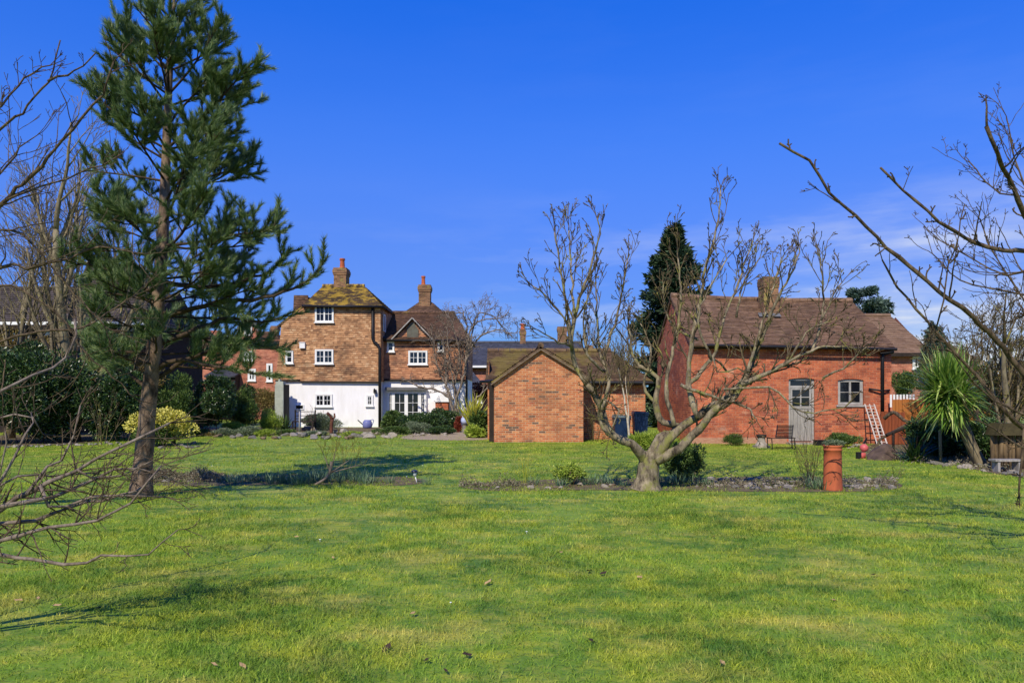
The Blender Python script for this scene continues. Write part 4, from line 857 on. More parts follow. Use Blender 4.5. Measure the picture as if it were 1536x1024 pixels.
        pp = catmull(np.array([P(a, b, d+(dd-d)*i/len(pix)) for i, (a, b) in enumerate(pix)]), 0.15); pp[1:] += RNG.normal(0, 0.012, (len(pp)-1, 3)); n = len(pp)
        B.tube(pp, np.linspace(w0, 2.2, n)/F*d/2, 6, cap=False); tufts(pp[int(n*0.75):], 520)
        for k in range(11):
            f = 0.35+0.65*(k+random.random())/11; i = min(n-2, int(f*(n-1))); nd = unit(side_of(unit(pp[i+1]-pp[i]), 0.8)+np.array((0.1, 0, 0.3))); shoot(pp[i], nd, random.uniform(0.25, 0.55)*(1.3-0.6*f), 0.008, 1, 560, 0.12)
    # broken stubs on the trunk
    for z in np.arange(0.9, 3.0, 0.33):
        c, w_ = at(z); a = random.random()*6; dr = np.array((math.cos(a), math.sin(a)*0.6-0.3, 0.1)); B.tube([c+dr*w_*0.8, c+dr*(w_+random.uniform(0.06, 0.45))], [0.014, 0.006], 5)
    T.build('trunk', M['bark_pine'], t, smooth=True, uv=False); B.build('branches', M['bark_dark'], t, smooth=True, uv=False); Nn.build('needles', M['needle'], t, uv=False)
pine()

# ------------------------------------------------------------------ old fruit tree in the middle bed
def c7(*q): return [(760+a/2.089, 270+b/2.089) for a, b in q]
def old_tree():
    d = 12.4; base = P(967, 737, d); base[2] = 0; t = thing('old_fruit_tree', tuple(base), 'gnarled bare old fruit tree with lichened spreading limbs in the middle bed', 'tree')
    T, W = MB(), MB(); cfg = dict(n=[(2, 4), (1, 2)], ratio=0.6, ang=0.6, wob=0.13, up=[0.10, 0.08, 0.04], rmin=0.0056, step=0.12, rr=0.75, taper=0.6, spur=1, f0=0.3)
    L = lambda pix, d0, d1, w0, w1, n=0, **k: traced(T, W, c7(*pix), d0, d1, w0*0.66, max(1.6, w1*0.6), int(n*0.85+0.5), cfg, **k)
    # trunk
    pp = catmull(np.array([np.append(P(760+a/2.089, 270+b/2.089, d), w_) for a, b, w_ in ((438,978,50),(440,950,38),(443,915,33),(446,880,31),(448,850,22))]), 0.05); pp[0, 2] = -0.02
    T.tube(pp[:, :3], pp[:, 3]/F*d/2*(1+RNG.normal(0, 0.03, len(pp))), 14)
    for a in (0.4, 2.2, 3.6, 5.2):
        b_ = base+np.array((math.cos(a)*0.2, math.sin(a)*0.2, -0.02)); T.tube(catmull([b_, base+np.array((math.cos(a)*.16, math.sin(a)*.16, .12)), pp[len(pp)//2, :3]+np.array((math.cos(a)*.08, math.sin(a)*.08, 0))], 0.08), 0.05, 7)
    L([(443,900),(428,868),(390,825),(320,790),(292,705),(255,640)], d, 12.0, 26, 15, 6, f0=0.5)
    L([(255,640),(215,580),(205,530),(210,440),(235,350),(265,270),(292,150),(284,120)], 12.0, 11.7, 14, 3, 16, f0=0.25)
    L([(205,530),(190,455),(130,370),(80,330)], 11.9, 11.5, 8, 3, 9, f0=0.3); L([(200,520),(150,500),(95,470)], 11.9, 11.4, 6, 3, 5)
    L([(198,470),(185,380),(162,250),(150,165)], 11.9, 12.1, 8, 3, 11); L([(212,420),(203,300),(195,145)], 11.8, 12.2, 7, 3, 10)
    L([(300,720),(320,620),(292,545),(285,450),(280,310)], 12.1, 12.5, 11, 3, 14, f0=0.2); L([(300,560),(345,430),(380,250)], 12.3, 12.8, 8, 3, 12); L([(306,600),(262,560),(240,470),(256,360)], 12.2, 11.7, 8, 3, 10)
    L([(320,800),(290,750),(300,690),(350,720),(330,780)], 12.0, 11.6, 10, 4, 8)
    L([(450,860),(480,810),(520,790),(545,765),(490,760),(468,700),(474,620),(400,560),(380,420)], d, 12.9, 24, 3, 14, f0=0.5)
    L([(455,890),(520,800),(600,735),(690,680),(745,620),(785,530),(815,450),(852,370),(890,300),(918,225)], d, 11.6, 26, 3, 26, f0=0.3)
    L([(470,880),(540,840),(600,780),(655,715),(700,690),(745,635)], d-0.1, 11.9, 25, 14, 6)
    L([(735,640),(830,598),(920,550),(1000,520),(1095,528)], 11.8, 11.3, 13, 3, 16, f0=0.2)
    L([(700,690),(760,720),(780,745)], 11.9, 11.5, 7, 3, 3, updir=0.1); L([(680,655),(780,650),(850,665),(900,715),(960,730),(1055,712)], 11.9, 11.2, 8, 2.5, 12, updir=0.15)
    L([(600,745),(570,640),(582,500),(602,400),(622,280),(664,120),(670,35)], 12.0, 12.4, 14, 3, 24, f0=0.25); L([(560,650),(640,560),(682,430),(722,330),(770,190)], 12.1, 12.6, 11, 3, 18, f0=0.25)
    L([(755,600),(790,480),(830,350),(862,250)], 11.7, 12.3, 9, 3, 14); L([(955,540),(992,400),(980,225)], 11.5, 11.9, 7, 3, 10, f0=0.4); L([(985,440),(1050,320)], 11.6, 11.4, 5, 3, 6)
    L([(990,620),(1055,590),(1100,545),(1128,520)], 11.4, 11.0, 6, 2.5, 7); L([(525,770),(500,640),(530,500),(545,350),(530,180)], 12.2, 12.9, 12, 3, 20, f0=0.3)
    L([(545,640),(620,670),(690,690)], 12.0, 11.8, 8, 6, 4); L([(690,600),(650,560),(660,600),(720,590)], 12.0, 11.8, 6, 4, 3, updir=0.1); L([(600,500),(540,470),(500,420),(490,330)], 12.4, 12.9, 7, 3, 10)
    L([(640,560),(600,440),(640,330),(690,250)], 12.2, 11.9, 7, 3, 12); L([(470,700),(430,640),(455,540),(420,450)], 12.7, 13.1, 8, 3, 10); L([(880,575),(940,480),(1010,440)], 11.6, 11.2, 6, 3, 8); L([(720,430),(740,330),(790,250)], 12.4, 12.7, 6, 3, 8)
    T.build('trunk', M['bark_apple'], t, smooth=True, uv=False); W.build('twigs', M['bark_twig'], t, smooth=True, uv=False)
old_tree()

# ------------------------------------------------------------------ near trees at the picture's two edges (trunks stand outside the frame)
def near_right():
    d = 7.2; base = np.array((X(1660, d), d, 0)); t = thing('fruit_tree', tuple(base), 'bare fruit tree reaching knobbly branches in from the right edge over the palm', 'tree')
    T, W = MB(), MB(); cfg = dict(n=[(1, 2)], ratio=0.5, ang=0.8, wob=0.12, up=[0.05, 0.04], rmin=0.003, step=0.08, rr=0.7, taper=0.5, spur=3)
    knob = dict(n=[], ratio=0.5, ang=0.8, wob=0.25, up=[0.1], rmin=0.0048, step=0.03, spur=2, taper=0.9)
    fork = np.array((X(1660, d), d, 0.85)); T.tube(catmull([base-np.array((0, 0, .02)), base+np.array((0.04, 0, 0.5)), fork], 0.15), [0.14, 0.12, 0.11, 0.11, 0.11, 0.1, 0.1, 0.1][:len(catmull([base, base+np.array((0.04, 0, 0.5)), fork], 0.15))], 12)
    def L(pix, d0, d1, w0, w1, kn, n=0, **k): return traced(T, W, pix, d0*1.2, d1*1.2, w0*0.72, w1*0.85, n, cfg, jit=0.005, **k), [traced_knobs(pix, d0, d1, kn)]
    def traced_knobs(pix, d0, d1, kn):
        pts = catmull(np.array([P(a, b, 1.2*(d0+(d1-d0)*i/(len(pix)-1))) for i, (a, b) in enumerate(pix)]), 0.1); m = len(pts)
        for j in range(kn):
            i = min(m-2, int((0.15+0.85*(j+random.random())/kn)*(m-1))); nd = unit(side_of(unit(pts[i+1]-pts[i]), 1.1)+np.array((0, 0, 0.35))); grow(W, pts[i], nd, random.uniform(0.05, 0.14), 0.008, 0, knob)
    f0 = (1660, 710)
    L([f0, (1600,640), (1540,566), (1495,511), (1460,476), (1425,449), (1378,410), (1331,371), (1284,324), (1245,289), (1214,242), (1170,214)], 6.0, 5.2, 16, 4, 15, 3, tips=0)
    L([f0, (1600,668), (1536,642), (1504,611), (1469,567), (1431,529), (1390,480), (1347,430), (1323,390)], 6.0, 5.6, 14, 3, 8, 9, tl=0.3, tips=1)
    L([f0, (1690,560), (1640,420), (1590,385), (1536,377), (1503,375), (1460,363), (1409,332), (1355,285), (1321,252)], 6.0, 5.4, 20, 4, 12, 5, tl=0.3, tips=0)
    L([(1690,560), (1660,450), (1590,370), (1536,326), (1527,300), (1511,265), (1495,230), (1480,189)], 5.9, 5.0, 15, 7, 10, 6, tl=0.3, tips=1, f0=0.5)
    L([(1600,640), (1545,625), (1490,600), (1450,560), (1425,520)], 5.8, 5.3, 6, 2, 3, 5, tl=0.3); L([(1406,486), (1414,452), (1424,395), (1437,352), (1446,306)], 5.4, 5.3, 4, 2, 6, 3, tl=0.15, tips=0)
    L([(1660,640), (1610,520), (1560,452), (1500,436), (1440,420), (1400,380)], 6.1, 6.4, 7, 2, 4, 12, tl=0.5); L([(1640,420), (1560,400), (1510,412), (1462,390), (1410,360)], 5.8, 6.5, 6, 2, 4, 12, tl=0.5)
    L([(1640,420), (1580,330), (1545,290), (1522,240), (1510,175)], 5.9, 6.3, 7, 2, 4, 14, tl=0.5); L([(1600,370), (1560,300), (1500,290), (1455,245)], 5.9, 6.6, 5, 2, 3, 12, tl=0.5); L([(1640,500), (1560,470), (1520,480), (1470,500)], 6.2, 6.7, 6, 2, 3, 12, tl=0.5)
    L([(1640,560), (1580,520), (1530,440), (1490,380), (1470,330)], 6.2, 6.6, 6, 2, 3, 14, tl=0.5); L([(1660,690), (1600,690), (1536,672), (1490,642), (1462,628)], 5.7, 5.2, 6, 2, 3, 8, tl=0.35); L([(1536,642),(1532,690),(1530,735)], 5.9, 5.9, 5, 4, 2, 3, tl=0.2)
    T.build('trunk', M['bark_near'], t, smooth=True, uv=False); W.build('twigs', M['bark_near'], t, smooth=True, uv=False)
near_right()
def near_left():
    cfg = dict(n=[(2, 3), (0, 1)], ratio=0.55, ang=0.7, wob=0.10, up=[0.03, 0.02], rmin=0.0022, step=0.1, rr=0.6, taper=0.4)
    d = 4.6; base = np.array((X(-190, d), d, 0)); t = thing('bare_shrub', tuple(base), 'bare grey-stemmed shrub leaning in low from the left edge over the lawn', 'shrub'); T, W = MB(), MB()
    root = (-190, 960)
    def L(pix, d0, d1, w0, w1, n=0, **k): return traced(T, W, pix, d0, d1, w0*0.8, w1, n, cfg, **k)
    L([root, (-110,850), (0,762), (29,746), (75,722), (117,703), (164,676), (205,657), (252,639)], 4.6, 4.9, 22, 3, 16, tl=0.35, updir=0.25, f0=0.3)
    L([root, (-90,880), (0,812), (73,791), (146,777), (193,753), (223,724), (238,700)], 4.6, 4.5, 16, 2.5, 18, tl=0.35, updir=0.2, f0=0.3)
    L([root, (-80,830), (0,784), (53,779), (90,770), (130,752), (180,750), (225,722)], 4.6, 5.1, 14, 2.5, 16, tl=0.32, updir=0.15, f0=0.3)
    L([root, (-90,870), (0,831), (44,841), (102,847), (152,834), (223,827), (264,794)], 4.6, 4.2, 13, 1.6, 6, tl=0.22, updir=0.0, f0=0.35, tips=1)
    L([(40,741), (70,700), (95,690), (110,655), (122,610)], 4.7, 4.9, 6, 2, 7, tl=0.22); L([(0,760), (50,748), (110,735), (170,704), (205,703), (262,720)], 4.6, 5.3, 10, 2, 14, tl=0.3, updir=0.1, f0=0.2)
    L([(60,728),(70,755),(100,760),(140,748),(200,742),(250,746)], 4.7, 4.9, 8, 2, 10, tl=0.25, updir=0.0, f0=0.2); L([(115,704),(135,720),(180,712),(230,690)], 4.8, 5.0, 5, 1.6, 8, tl=0.25, updir=0.15)
    L([(-60,800), (0,730), (20,690), (40,650), (48,620)], 4.5, 4.8, 8, 2, 6, tl=0.3); L([(-60,860), (0,700), (10,640)], 4.4, 4.3, 6, 2, 5, tl=0.3); L([(-40,750),(30,715),(75,712),(140,708)], 4.6, 5.2, 6, 2, 9, tl=0.3, updir=0.1)
    L([root, (-110,700), (-40,640), (20,625), (50,628), (64,648)], 4.6, 5.0, 9, 2, 8, tl=0.35); L([(-110,700), (-30,600), (0,586), (52,562), (100,542), (116,505), (110,480)], 4.8, 5.6, 9, 3, 9, tl=0.35)
    T.build('stems', M['bark_grey'], t, smooth=True, uv=False); W.build('twigs', M['bark_near'], t, smooth=True, uv=False)
    d = 8.7; cfg = dict(cfg, rmin=0.0036); base = np.array((X(-260, d), d, 0)); t = thing('bare_tree', tuple(base), 'bare tree stretching long thin branches up across the sky from the left edge', 'tree'); T, W = MB(), MB()
    T.tube(catmull([base-np.array((0, 0, .02)), P(-255, 760, d), P(-250, 560, d)], 0.2), 0.075, 10)
    r2 = (-250, 570)
    L([r2, (-120,400), (0,307), (31,276), (62,250), (94,210), (125,179), (153,141), (172,94)], 8.7, 8.1, 18, 2.5, 12, tl=0.5, f0=0.4)
    L([r2, (-110,330), (0,197), (31,169), (72,122), (84,90), (91,60)], 8.7, 8.0, 14, 2, 8, tl=0.45, f0=0.4, tips=0); L([(72,122),(100,112),(125,100),(146,81)], 8.15, 7.8, 4, 2, 2, tl=0.15, tips=0)
    L([(-60,190), (0,160), (28,130), (48,108), (75,98)], 8.3, 8.1, 6, 2, 8, tl=0.3); L([(10,300), (60,280), (120,262), (170,240)], 8.4, 8.8, 5, 2, 6, tl=0.4)
    L([r2, (-120,480), (0,402), (40,403), (90,390), (140,372), (200,376)], 8.7, 9.2, 12, 2.5, 12, tl=0.6); L([r2, (-110,450), (0,345), (60,380), (110,440), (160,490)], 8.7, 9.0, 9, 2, 10, tl=0.6)
    L([r2, (-120,540), (0,512), (60,497), (120,492), (160,470), (205,440)], 8.7, 9.7, 9, 2, 10, tl=0.6); L([r2, (-80,470), (0,428), (50,445), (100,486), (130,530), (180,575), (205,600)], 8.7, 9.5, 8, 2, 8, tl=0.6); L([(-60,330),(0,260),(30,225),(55,205)], 8.4, 8.3, 6, 2, 9, tl=0.5)
    T.build('trunk', M['bark_near'], t, smooth=True, uv=False); W.build('twigs', M['bark_near'], t, smooth=True, uv=False)
near_left()

# ------------------------------------------------------------------ bare trees farther off
fan = dict(n=[(4, 6), (3, 5), (3, 4)], ratio=0.58, ang=0.6, wob=0.09, up=[0.10, 0.06, 0.04], rmin=0.008, step=0.4, rr=0.55, taper=0.3, main=7, f_main=0.22, ang0=0.75, L=4.4, lift=0.55, f0=0.25)
def gp(px, d): return (X(px, d), d, 0.0)
bare_tree('bare_tree', gp(108, 25.5), [((0.06, 0, 1), 7.2, 0.22, True), ((-0.35, 0.1, 1), 6.4, 0.15, False), ((0.3, 0.1, 1), 6.2, 0.13, False)], dict(fan, L=5.0, main=9), (M['bark_ash'], M['bark_ash']), 'big many-limbed bare tree with lichened bark behind the dark left hedge')
f2 = dict(fan, L=2.6, rmin=0.007, main=6)
bare_tree('bare_tree', gp(15, 27), [((-0.05, 0, 1), 6.4, 0.14, True), ((0.25, 0, 1), 6.0, 0.1, False)], dict(f2, L=4.0), (M['bark_ash'], M['bark_ash']), 'slimmer bare tree at the far left edge in front of the dark roofed house')
bare_tree('sapling', gp(944, 22.5), [((-0.02, 0, 1), 2.5, 0.04, False), ((-0.12, 0.1, 1), 2.2, 0.025, False)], dict(f2, L=1.5, rmin=0.006, main=9, f_main=0.55, up=[0.2, 0.12, 0.08], ang0=0.5, n=[(3, 5), (3, 4)]), (plain('pale_sapling_bark', S(206,196,172), S(158,144,116), 8, 0.85, 0.3, sc=(1, 1, 4)), M['bark_twig']), 'slender pale-stemmed bare sapling standing before the outbuilding')
bare_tree('bare_tree', gp(905, 33), [((0.02, 0, 1), 3.2, 0.10, True), ((0.25, 0, 1), 3.0, 0.08, False)], dict(f2, L=2.3, up=[0.22, 0.14, 0.1]), (M['bark_ash'], M['bark_ash']), 'upright twiggy bare tree rising behind the outbuilding roof')
for k, (px, dd, hh, lab) in enumerate(((1470, 21, 2.6, 'fine-twigged bare tree behind the palm crown'), (1515, 19, 3.0, 'bare tree with thick rough trunk behind the rustic log fence'), (1560, 23, 3.2, 'bare tree half out of the picture at the far right edge'), (1425, 30, 2.2, 'small bare tree standing beside the thin conifer'))):
    bare_tree('bare_tree', gp(px, dd), [((random.uniform(-.1, .1), 0, 1), hh, 0.08+0.03*(k == 1), True), ((0.3, 0.1, 1), hh*0.9, 0.05, False), ((-0.3, 0.1, 1), hh*0.9, 0.05, False)], dict(f2, L=1.9, main=5, rmin=0.006), (M['bark_ash'], M['bark_twig']), lab)
# bare climber trained on the white cottage
def climber():
    d = 35.6; base = P(682, 640, d); base[2] = 0; t = thing('bare_wall_shrub', tuple(base), 'bare many-stemmed wall shrub in front of the white cottage beside the french window', 'shrub'); T, W = MB(), MB()
    cfg = dict(n=[(4, 5), (3, 4)], ratio=0.6, ang=0.7, wob=0.16, up=[0.03, -0.05, -0.08], rmin=0.008, step=0.2, rr=0.6, taper=0.4)
    def L(pix, w0, w1, n, dd=0.3, **k): traced(T, W, pix, d, d+random.uniform(-dd, dd), w0, w1, n, cfg, jit=0.02, **k)
    L([(683,638),(678,612),(670,580),(668,540),(664,510)], 5, 2, 14, tl=0.9, f0=0.4); L([(684,638),(684,600),(694,570),(700,530),(700,490),(694,470)], 5, 2, 14, tl=1.0, f0=0.4); L([(682,638),(675,600),(655,585),(630,580),(612,572)], 5, 2, 8, tl=0.5); L([(685,636),(700,612),(722,590),(738,575)], 4, 2, 6, tl=0.5)
    L([(684,638),(688,605),(682,575),(690,545),(684,505),(676,480)], 4, 2, 14, tl=0.9); L([(700,520),(706,495),(722,480),(745,478)], 3, 1.5, 10, tl=0.9, f0=0.2); L([(700,530),(720,505),(745,495),(764,500)], 3, 1.5, 10, tl=0.8, f0=0.2); L([(700,540),(715,475),(735,472),(755,490)], 3, 1.5, 9, tl=0.8, f0=0.3)
    L([(680,600),(660,560),(652,530),(648,505)], 3, 1.5, 14, tl=0.8, f0=0.3); L([(684,600),(676,550),(672,520),(670,490)], 3, 1.5, 12, tl=0.8, f0=0.3)
    T.build('stems', M['bark_grey'], t, smooth=True, uv=False); W.build('twigs', M['bark_grey'], t, smooth=True, uv=False)
climber()

# ------------------------------------------------------------------ conifers
def conifer(name, base, h, prof, n, mat, label, leaf=(0.28, 0.09), droop=-0.15, trunk_r=0.15, rough=0.25, wild=0):
    t = thing(name, tuple(base), label, 'tree'); m, T = MB(), MB(); b = np.array(base, float)
    T.tube([b, b+np.array((0, 0, h*0.5)), b+np.array((0, 0, h*0.97))], [trunk_r, trunk_r*0.6, 0.02], 8)
    pr = np.array(prof); nb = int(n/220)
    for k in range(nb):
        f = 1-(1-random.random())**0.62 if wild else random.random()**0.85; f = k/nb if wild else f; R_ = np.interp(f, pr[:, 0], pr[:, 1])*random.uniform(0.42 if wild else 0.62, 1.2 if wild else 1.12); a = random.random()*2*PI; z0 = f*h
        q = 220; u = RNG.random(q)**0.6; tip = np.array((math.cos(a), math.sin(a), 0)); side = np.array((-math.sin(a), math.cos(a), 0)); lift = random.uniform(0.05, 0.5)
        p = b+np.array((0, 0, z0))+tip*(u*R_)[:, None]+side*(RNG.normal(0, 1, q)*(0.10+0.22*R_*(0.22 if wild else 0.35))*(1.15-u*0.7))[:, None]+np.array((0, 0, 1.0))*(u*R_*lift*0.5+RNG.normal(0, rough*0.35, q))[:, None]
        dd = tip*RNG.uniform(0.2, 1, q)[:, None]+side*RNG.normal(0, 0.5, q)[:, None]+np.array((0, 0, 1.0))*RNG.normal(droop+0.25, 0.35, q)[:, None]
        leaf_quads(m, p, dd, leaf[0]*RNG.uniform(0.5, 1.3, q), leaf[1]*RNG.uniform(0.6, 1.2, q))
        T.tube([b+np.array((0, 0, z0)), b+np.array((0, 0, z0+R_*lift*0.4))+tip*R_*0.85], [0.03, 0.008], 4, cap=False)
    T.build('trunk', M['bark_dark'], t, smooth=True, uv=False); m.build('foliage', M[mat], t, uv=False)
conifer('conifer', gp(1012, 36), Z(345, 36), [(0, 2.4), (0.48, 2.15), (0.65, 1.75), (0.81, 1.05), (0.92, 0.5), (1, 0.06)], 44000, 'conifer', 'tall dark green conifer between the outbuilding and the red barn', leaf=(0.34, 0.11), rough=0.4, wild=1)
conifer('cedar_tree', gp(1296, 60), Z(436, 60), [(0, 0.8), (0.68, 1.2), (0.8, 2.0), (0.9, 2.1), (1, 0.9)], 22000, 'conifer_blue', 'flat-topped blue-green cedar top showing over the barn roof', leaf=(0.4, 0.14), rough=0.3)
conifer('slim_conifer', gp(1402, 32), Z(488, 32), [(0, 0.65), (0.4, 0.75), (0.7, 0.55), (1, 0.1)], 13000, 'conifer_blue', 'thin ivy-clad conifer between the brick house and the palm', leaf=(0.2, 0.08))
# ------------------------------------------------------------------ shrubs and hedges
def B(name, px, pyt, pyb, d, wpx, dep, n, leaf, mat, label, **k):
    """A bush from its picture column, top, foot, width and depth."""
    zt = Z(pyt, d); zb = max(0, Z(pyb, d)); r = wpx/F*d/2
    return bush(name, (X(px, d), d, (zt+zb)/2), (r, dep, (zt-zb)/2*1.02), n, leaf, mat, label, **k)
B('laurel_hedge', 44, 505, 672, 24.3, 190, 1.6, 46000, (0.13, 0.055), 'laurel', 'wide dark evergreen hedge of glossy leaves filling the left edge', lobes=46, cat='hedge', stems=8, lob=0.34, fill=0.2)
B('laurel_hedge', -90, 495, 675, 23, 170, 1.5, 16000, (0.13, 0.055), 'laurel', 'tall dark evergreen hedge cut off by the left picture edge', lobes=20, cat='hedge', lob=0.4, fill=0.2)
B('laurel_shrub', 172, 548, 664, 25.2, 100, 1.3, 22000, (0.13, 0.055), 'laurel', 'dark glossy evergreen shrub directly behind the pine trunk', lobes=26, stems=5, lob=0.38, fill=0.2)
B('dry_hedge', 170, 516, 640, 27.5, 190, 0.8, 26000, (0.09, 0.05), 'beech', 'tan dry-leaved hedge showing above the dark evergreens', lobes=40, cat='hedge', lob=0.35)
B('dry_hedge', 30, 492, 600, 27.5, 150, 0.8, 16000, (0.09, 0.05), 'beech', 'tan dry hedge top below the white gutter board', lobes=30, cat='hedge', lob=0.35)
B('evergreen_shrub', 268, 560, 652, 28, 84, 1.0, 13000, (0.12, 0.04), 'shrub_mid', 'mid green shrub beside and behind the yellow bush', lobes=24, stems=6, lob=0.34, up=0.7)
B('evergreen_shrub', 318, 556, 654, 29, 74, 1.0, 15000, (0.12, 0.05), 'laurel', 'dark bushy evergreen with an uneven top left of the cottage', lobes=26, stems=6, lob=0.32)
B('evergreen_shrub', 362, 574, 650, 30.5, 56, 0.9, 8500, (0.13, 0.035), 'shrub_mid', 'loose green shrub between the dark evergreen and the grey tank', lobes=22, stems=6, lob=0.32, up=0.8)
B('twiggy_hedge', 385, 578, 620, 36, 80, 0.6, 7000, (0.09, 0.04), 'beech', 'brownish hedge in front of the far brick houses', lobes=18, cat='hedge')
B('feathery_shrub', 408, 612, 648, 31.5, 40, 0.5, 6000, (0.13, 0.02), 'shrub_lime', 'light green feathery shrub at the foot of the grey tank', lobes=10, up=0.9)
B('feathery_shrub', 352, 634, 652, 29.5, 40, 0.4, 4000, (0.12, 0.02), 'shrub_lime', 'low bright green plant in front of the dark evergreens', lobes=8, up=0.8)
t = B('variegated_bush', 242, 611, 662, 23.0, 100, 0.85, 9000, (0.085, 0.05), 'yellow_leaf', 'rounded yellow variegated bush beside the pine trunk', lobes=22, stems=14, stem_mat='bark_twig', fill=0.25, lob=0.4)
m = MB(); p, q = lump_points((X(238, 23), 22.9, 0.45), (0.85, 0.7, 0.45), 4200, 14); leaf_quads(m, p, q+np.array((0, 0, .3)), 0.085, 0.04); m.build('lower_foliage', M['shrub_mid'], t, uv=False)
B('lavender_hedge', 482, 619, 644, 33.0, 76, 0.6, 12000, (0.10, 0.022), 'shrub_grey', 'clipped grey-green hedge below the small left window of the white wall', lobes=18, up=0.5, cat='hedge')
B('round_shrub', 588, 618, 650, 32, 44, 0.6, 8000, (0.10, 0.06), 'shrub_mid', 'fresh green rounded shrub left of the french window', lobes=12)
B('low_hedge', 636, 617, 648, 31.5, 76, 0.6, 15000, (0.085, 0.045), 'laurel', 'low dark hedge in front of the french window', lobes=20, cat='hedge')
B('low_hedge', 668, 613, 645, 32, 46, 0.6, 10000, (0.085, 0.045), 'laurel', 'dark rounded shrub at the foot of the bare wall shrub', lobes=14)
B('grey_shrub', 622, 632, 654, 30.2, 46, 0.4, 6000, (0.10, 0.022), 'shrub_grey', 'grey-green spiky low plant in front of the low dark hedge', lobes=10, up=0.6)
B('green_mound', 588, 640, 658, 29.6, 60, 0.4, 7000, (0.07, 0.035), 'shrub_mid', 'low green mound plant at the lawn edge in front of the french window', lobes=12)
B('green_mound', 660, 638, 655, 29.8, 56, 0.4, 6000, (0.07, 0.035), 'laurel', 'low dark green mound beside the pale stone path', lobes=12)
B('bronze_shrub', 688, 624, 648, 31.3, 13, 0.25, 1800, (0.10, 0.04), 'rusty', 'narrow red-bronze plant beside the path and the drainpipe', lobes=6, up=0.7)
B('glossy_shrub', 717, 618, 658, 28.0, 34, 0.45, 5500, (0.14, 0.07), 'shrub_mid', 'glossy green shrub by the left corner of the outbuilding', lobes=10)
B('glossy_shrub', 714, 640, 660, 27.4, 26, 0.35, 2500, (0.17, 0.085), 'shrub_lime', 'low lime-green big-leaved plant at the outbuilding corner', lobes=7)
B('red_hedge', 716, 572, 600, 45, 50, 0.8, 5000, (0.12, 0.06), 'rusty', 'reddish brown hedge in front of the slate-roofed house', lobes=12, cat='hedge')
B('yew_bush', 1024, 664, 716, 13.5, 70, 0.42, 6500, (0.085, 0.022), 'shrub_mid', 'bushy yellow-green evergreen just behind the old fruit tree', lobes=16, stems=6, up=0.5)
B('lime_shrub', 854, 695, 730, 13.0, 50, 0.28, 1500, (0.06, 0.032), 'shrub_lime', 'small lime-green shrub in the middle bed left of the old tree', lobes=14, stems=9, stem_mat='bark_twig', lob=0.32, stem_r=0.006)
B('fern_clump', 985, 650, 680, 21, 90, 0.4, 3000, (0.16, 0.03), 'shrub_lime', 'green ferny clump behind the old tree near the blue bins', lobes=10, up=0.7)
B('herb_mound', 1265, 650, 668, 22.5, 54, 0.4, 5000, (0.09, 0.02), 'shrub_mid', 'green herb mound at the barn wall below the window', lobes=10, up=0.8)
B('grass_tuft', 1102, 653, 668, 23.3, 36, 0.25, 1800, (0.16, 0.012), 'shrub_mid', 'tall grass tuft at the foot of the barn wall', lobes=6, up=1.4)
B('dark_shrub', 1408, 628, 688, 18.6, 110, 0.8, 16000, (0.10, 0.045), 'laurel', 'dark evergreen shrub in the shade under the palm crown', lobes=20, stems=5)
B('dark_shrub', 1478, 622, 690, 17.6, 80, 0.7, 12000, (0.10, 0.045), 'laurel', 'dark evergreen shrub between the palm trunk and the rustic fence', lobes=16)
B('olive_hedge', 1500, 540, 640, 20.5, 130, 0.8, 20000, (0.09, 0.03), 'beech', 'olive-tan twiggy hedge behind the rustic log fence', lobes=34, cat='hedge', stems=20, stem_mat='bark_twig', lob=0.33)
B('olive_hedge', 1585, 530, 650, 21.5, 120, 0.8, 14000, (0.09, 0.03), 'beech', 'olive-tan hedge running out of the picture on the right', lobes=26, cat='hedge', stems=10, stem_mat='bark_twig', lob=0.35)
B('thin_shrub', 1354, 553, 600, 27, 30, 0.7, 6500, (0.10, 0.03), 'shrub_mid', 'upright green shrub in front of the far brick house wall', lobes=14, stems=6, stem_mat='bark_twig')
B('garden_hedge', 1430, 560, 640, 24, 90, 0.7, 10000, (0.1, 0.04), 'shrub_mid', 'green shrub behind the palm crown', lobes=18)
for px, pt, mat, lab in ((338, 644, 'shrub_grey', 'silvery low mound between the yellow bush and the rockery'), (372, 640, 'shrub_grey', 'silvery spiky mound in the rockery below the dark evergreens'), (398, 646, 'shrub_lime', 'lime-green cushion plant in the rockery left of the thin pole'), (430, 645, 'shrub_mid', 'green cushion plant in the rockery beneath the grey tank'), (474, 648, 'shrub_grey', 'silvery cushion plant in the rockery before the bench'), (534, 648, 'shrub_lime', 'lime cushion plant in the rockery right of the bird ornament'), (318, 650, 'beech', 'brown heathery mound at the left end of the rockery'), (300, 645, 'shrub_mid', 'green mound right of the yellow bush')):
    B('rockery_plant', px, pt, 660, 28.6, 38, 0.35, 2600, (0.10, 0.03), mat, lab, lobes=9, up=0.6)
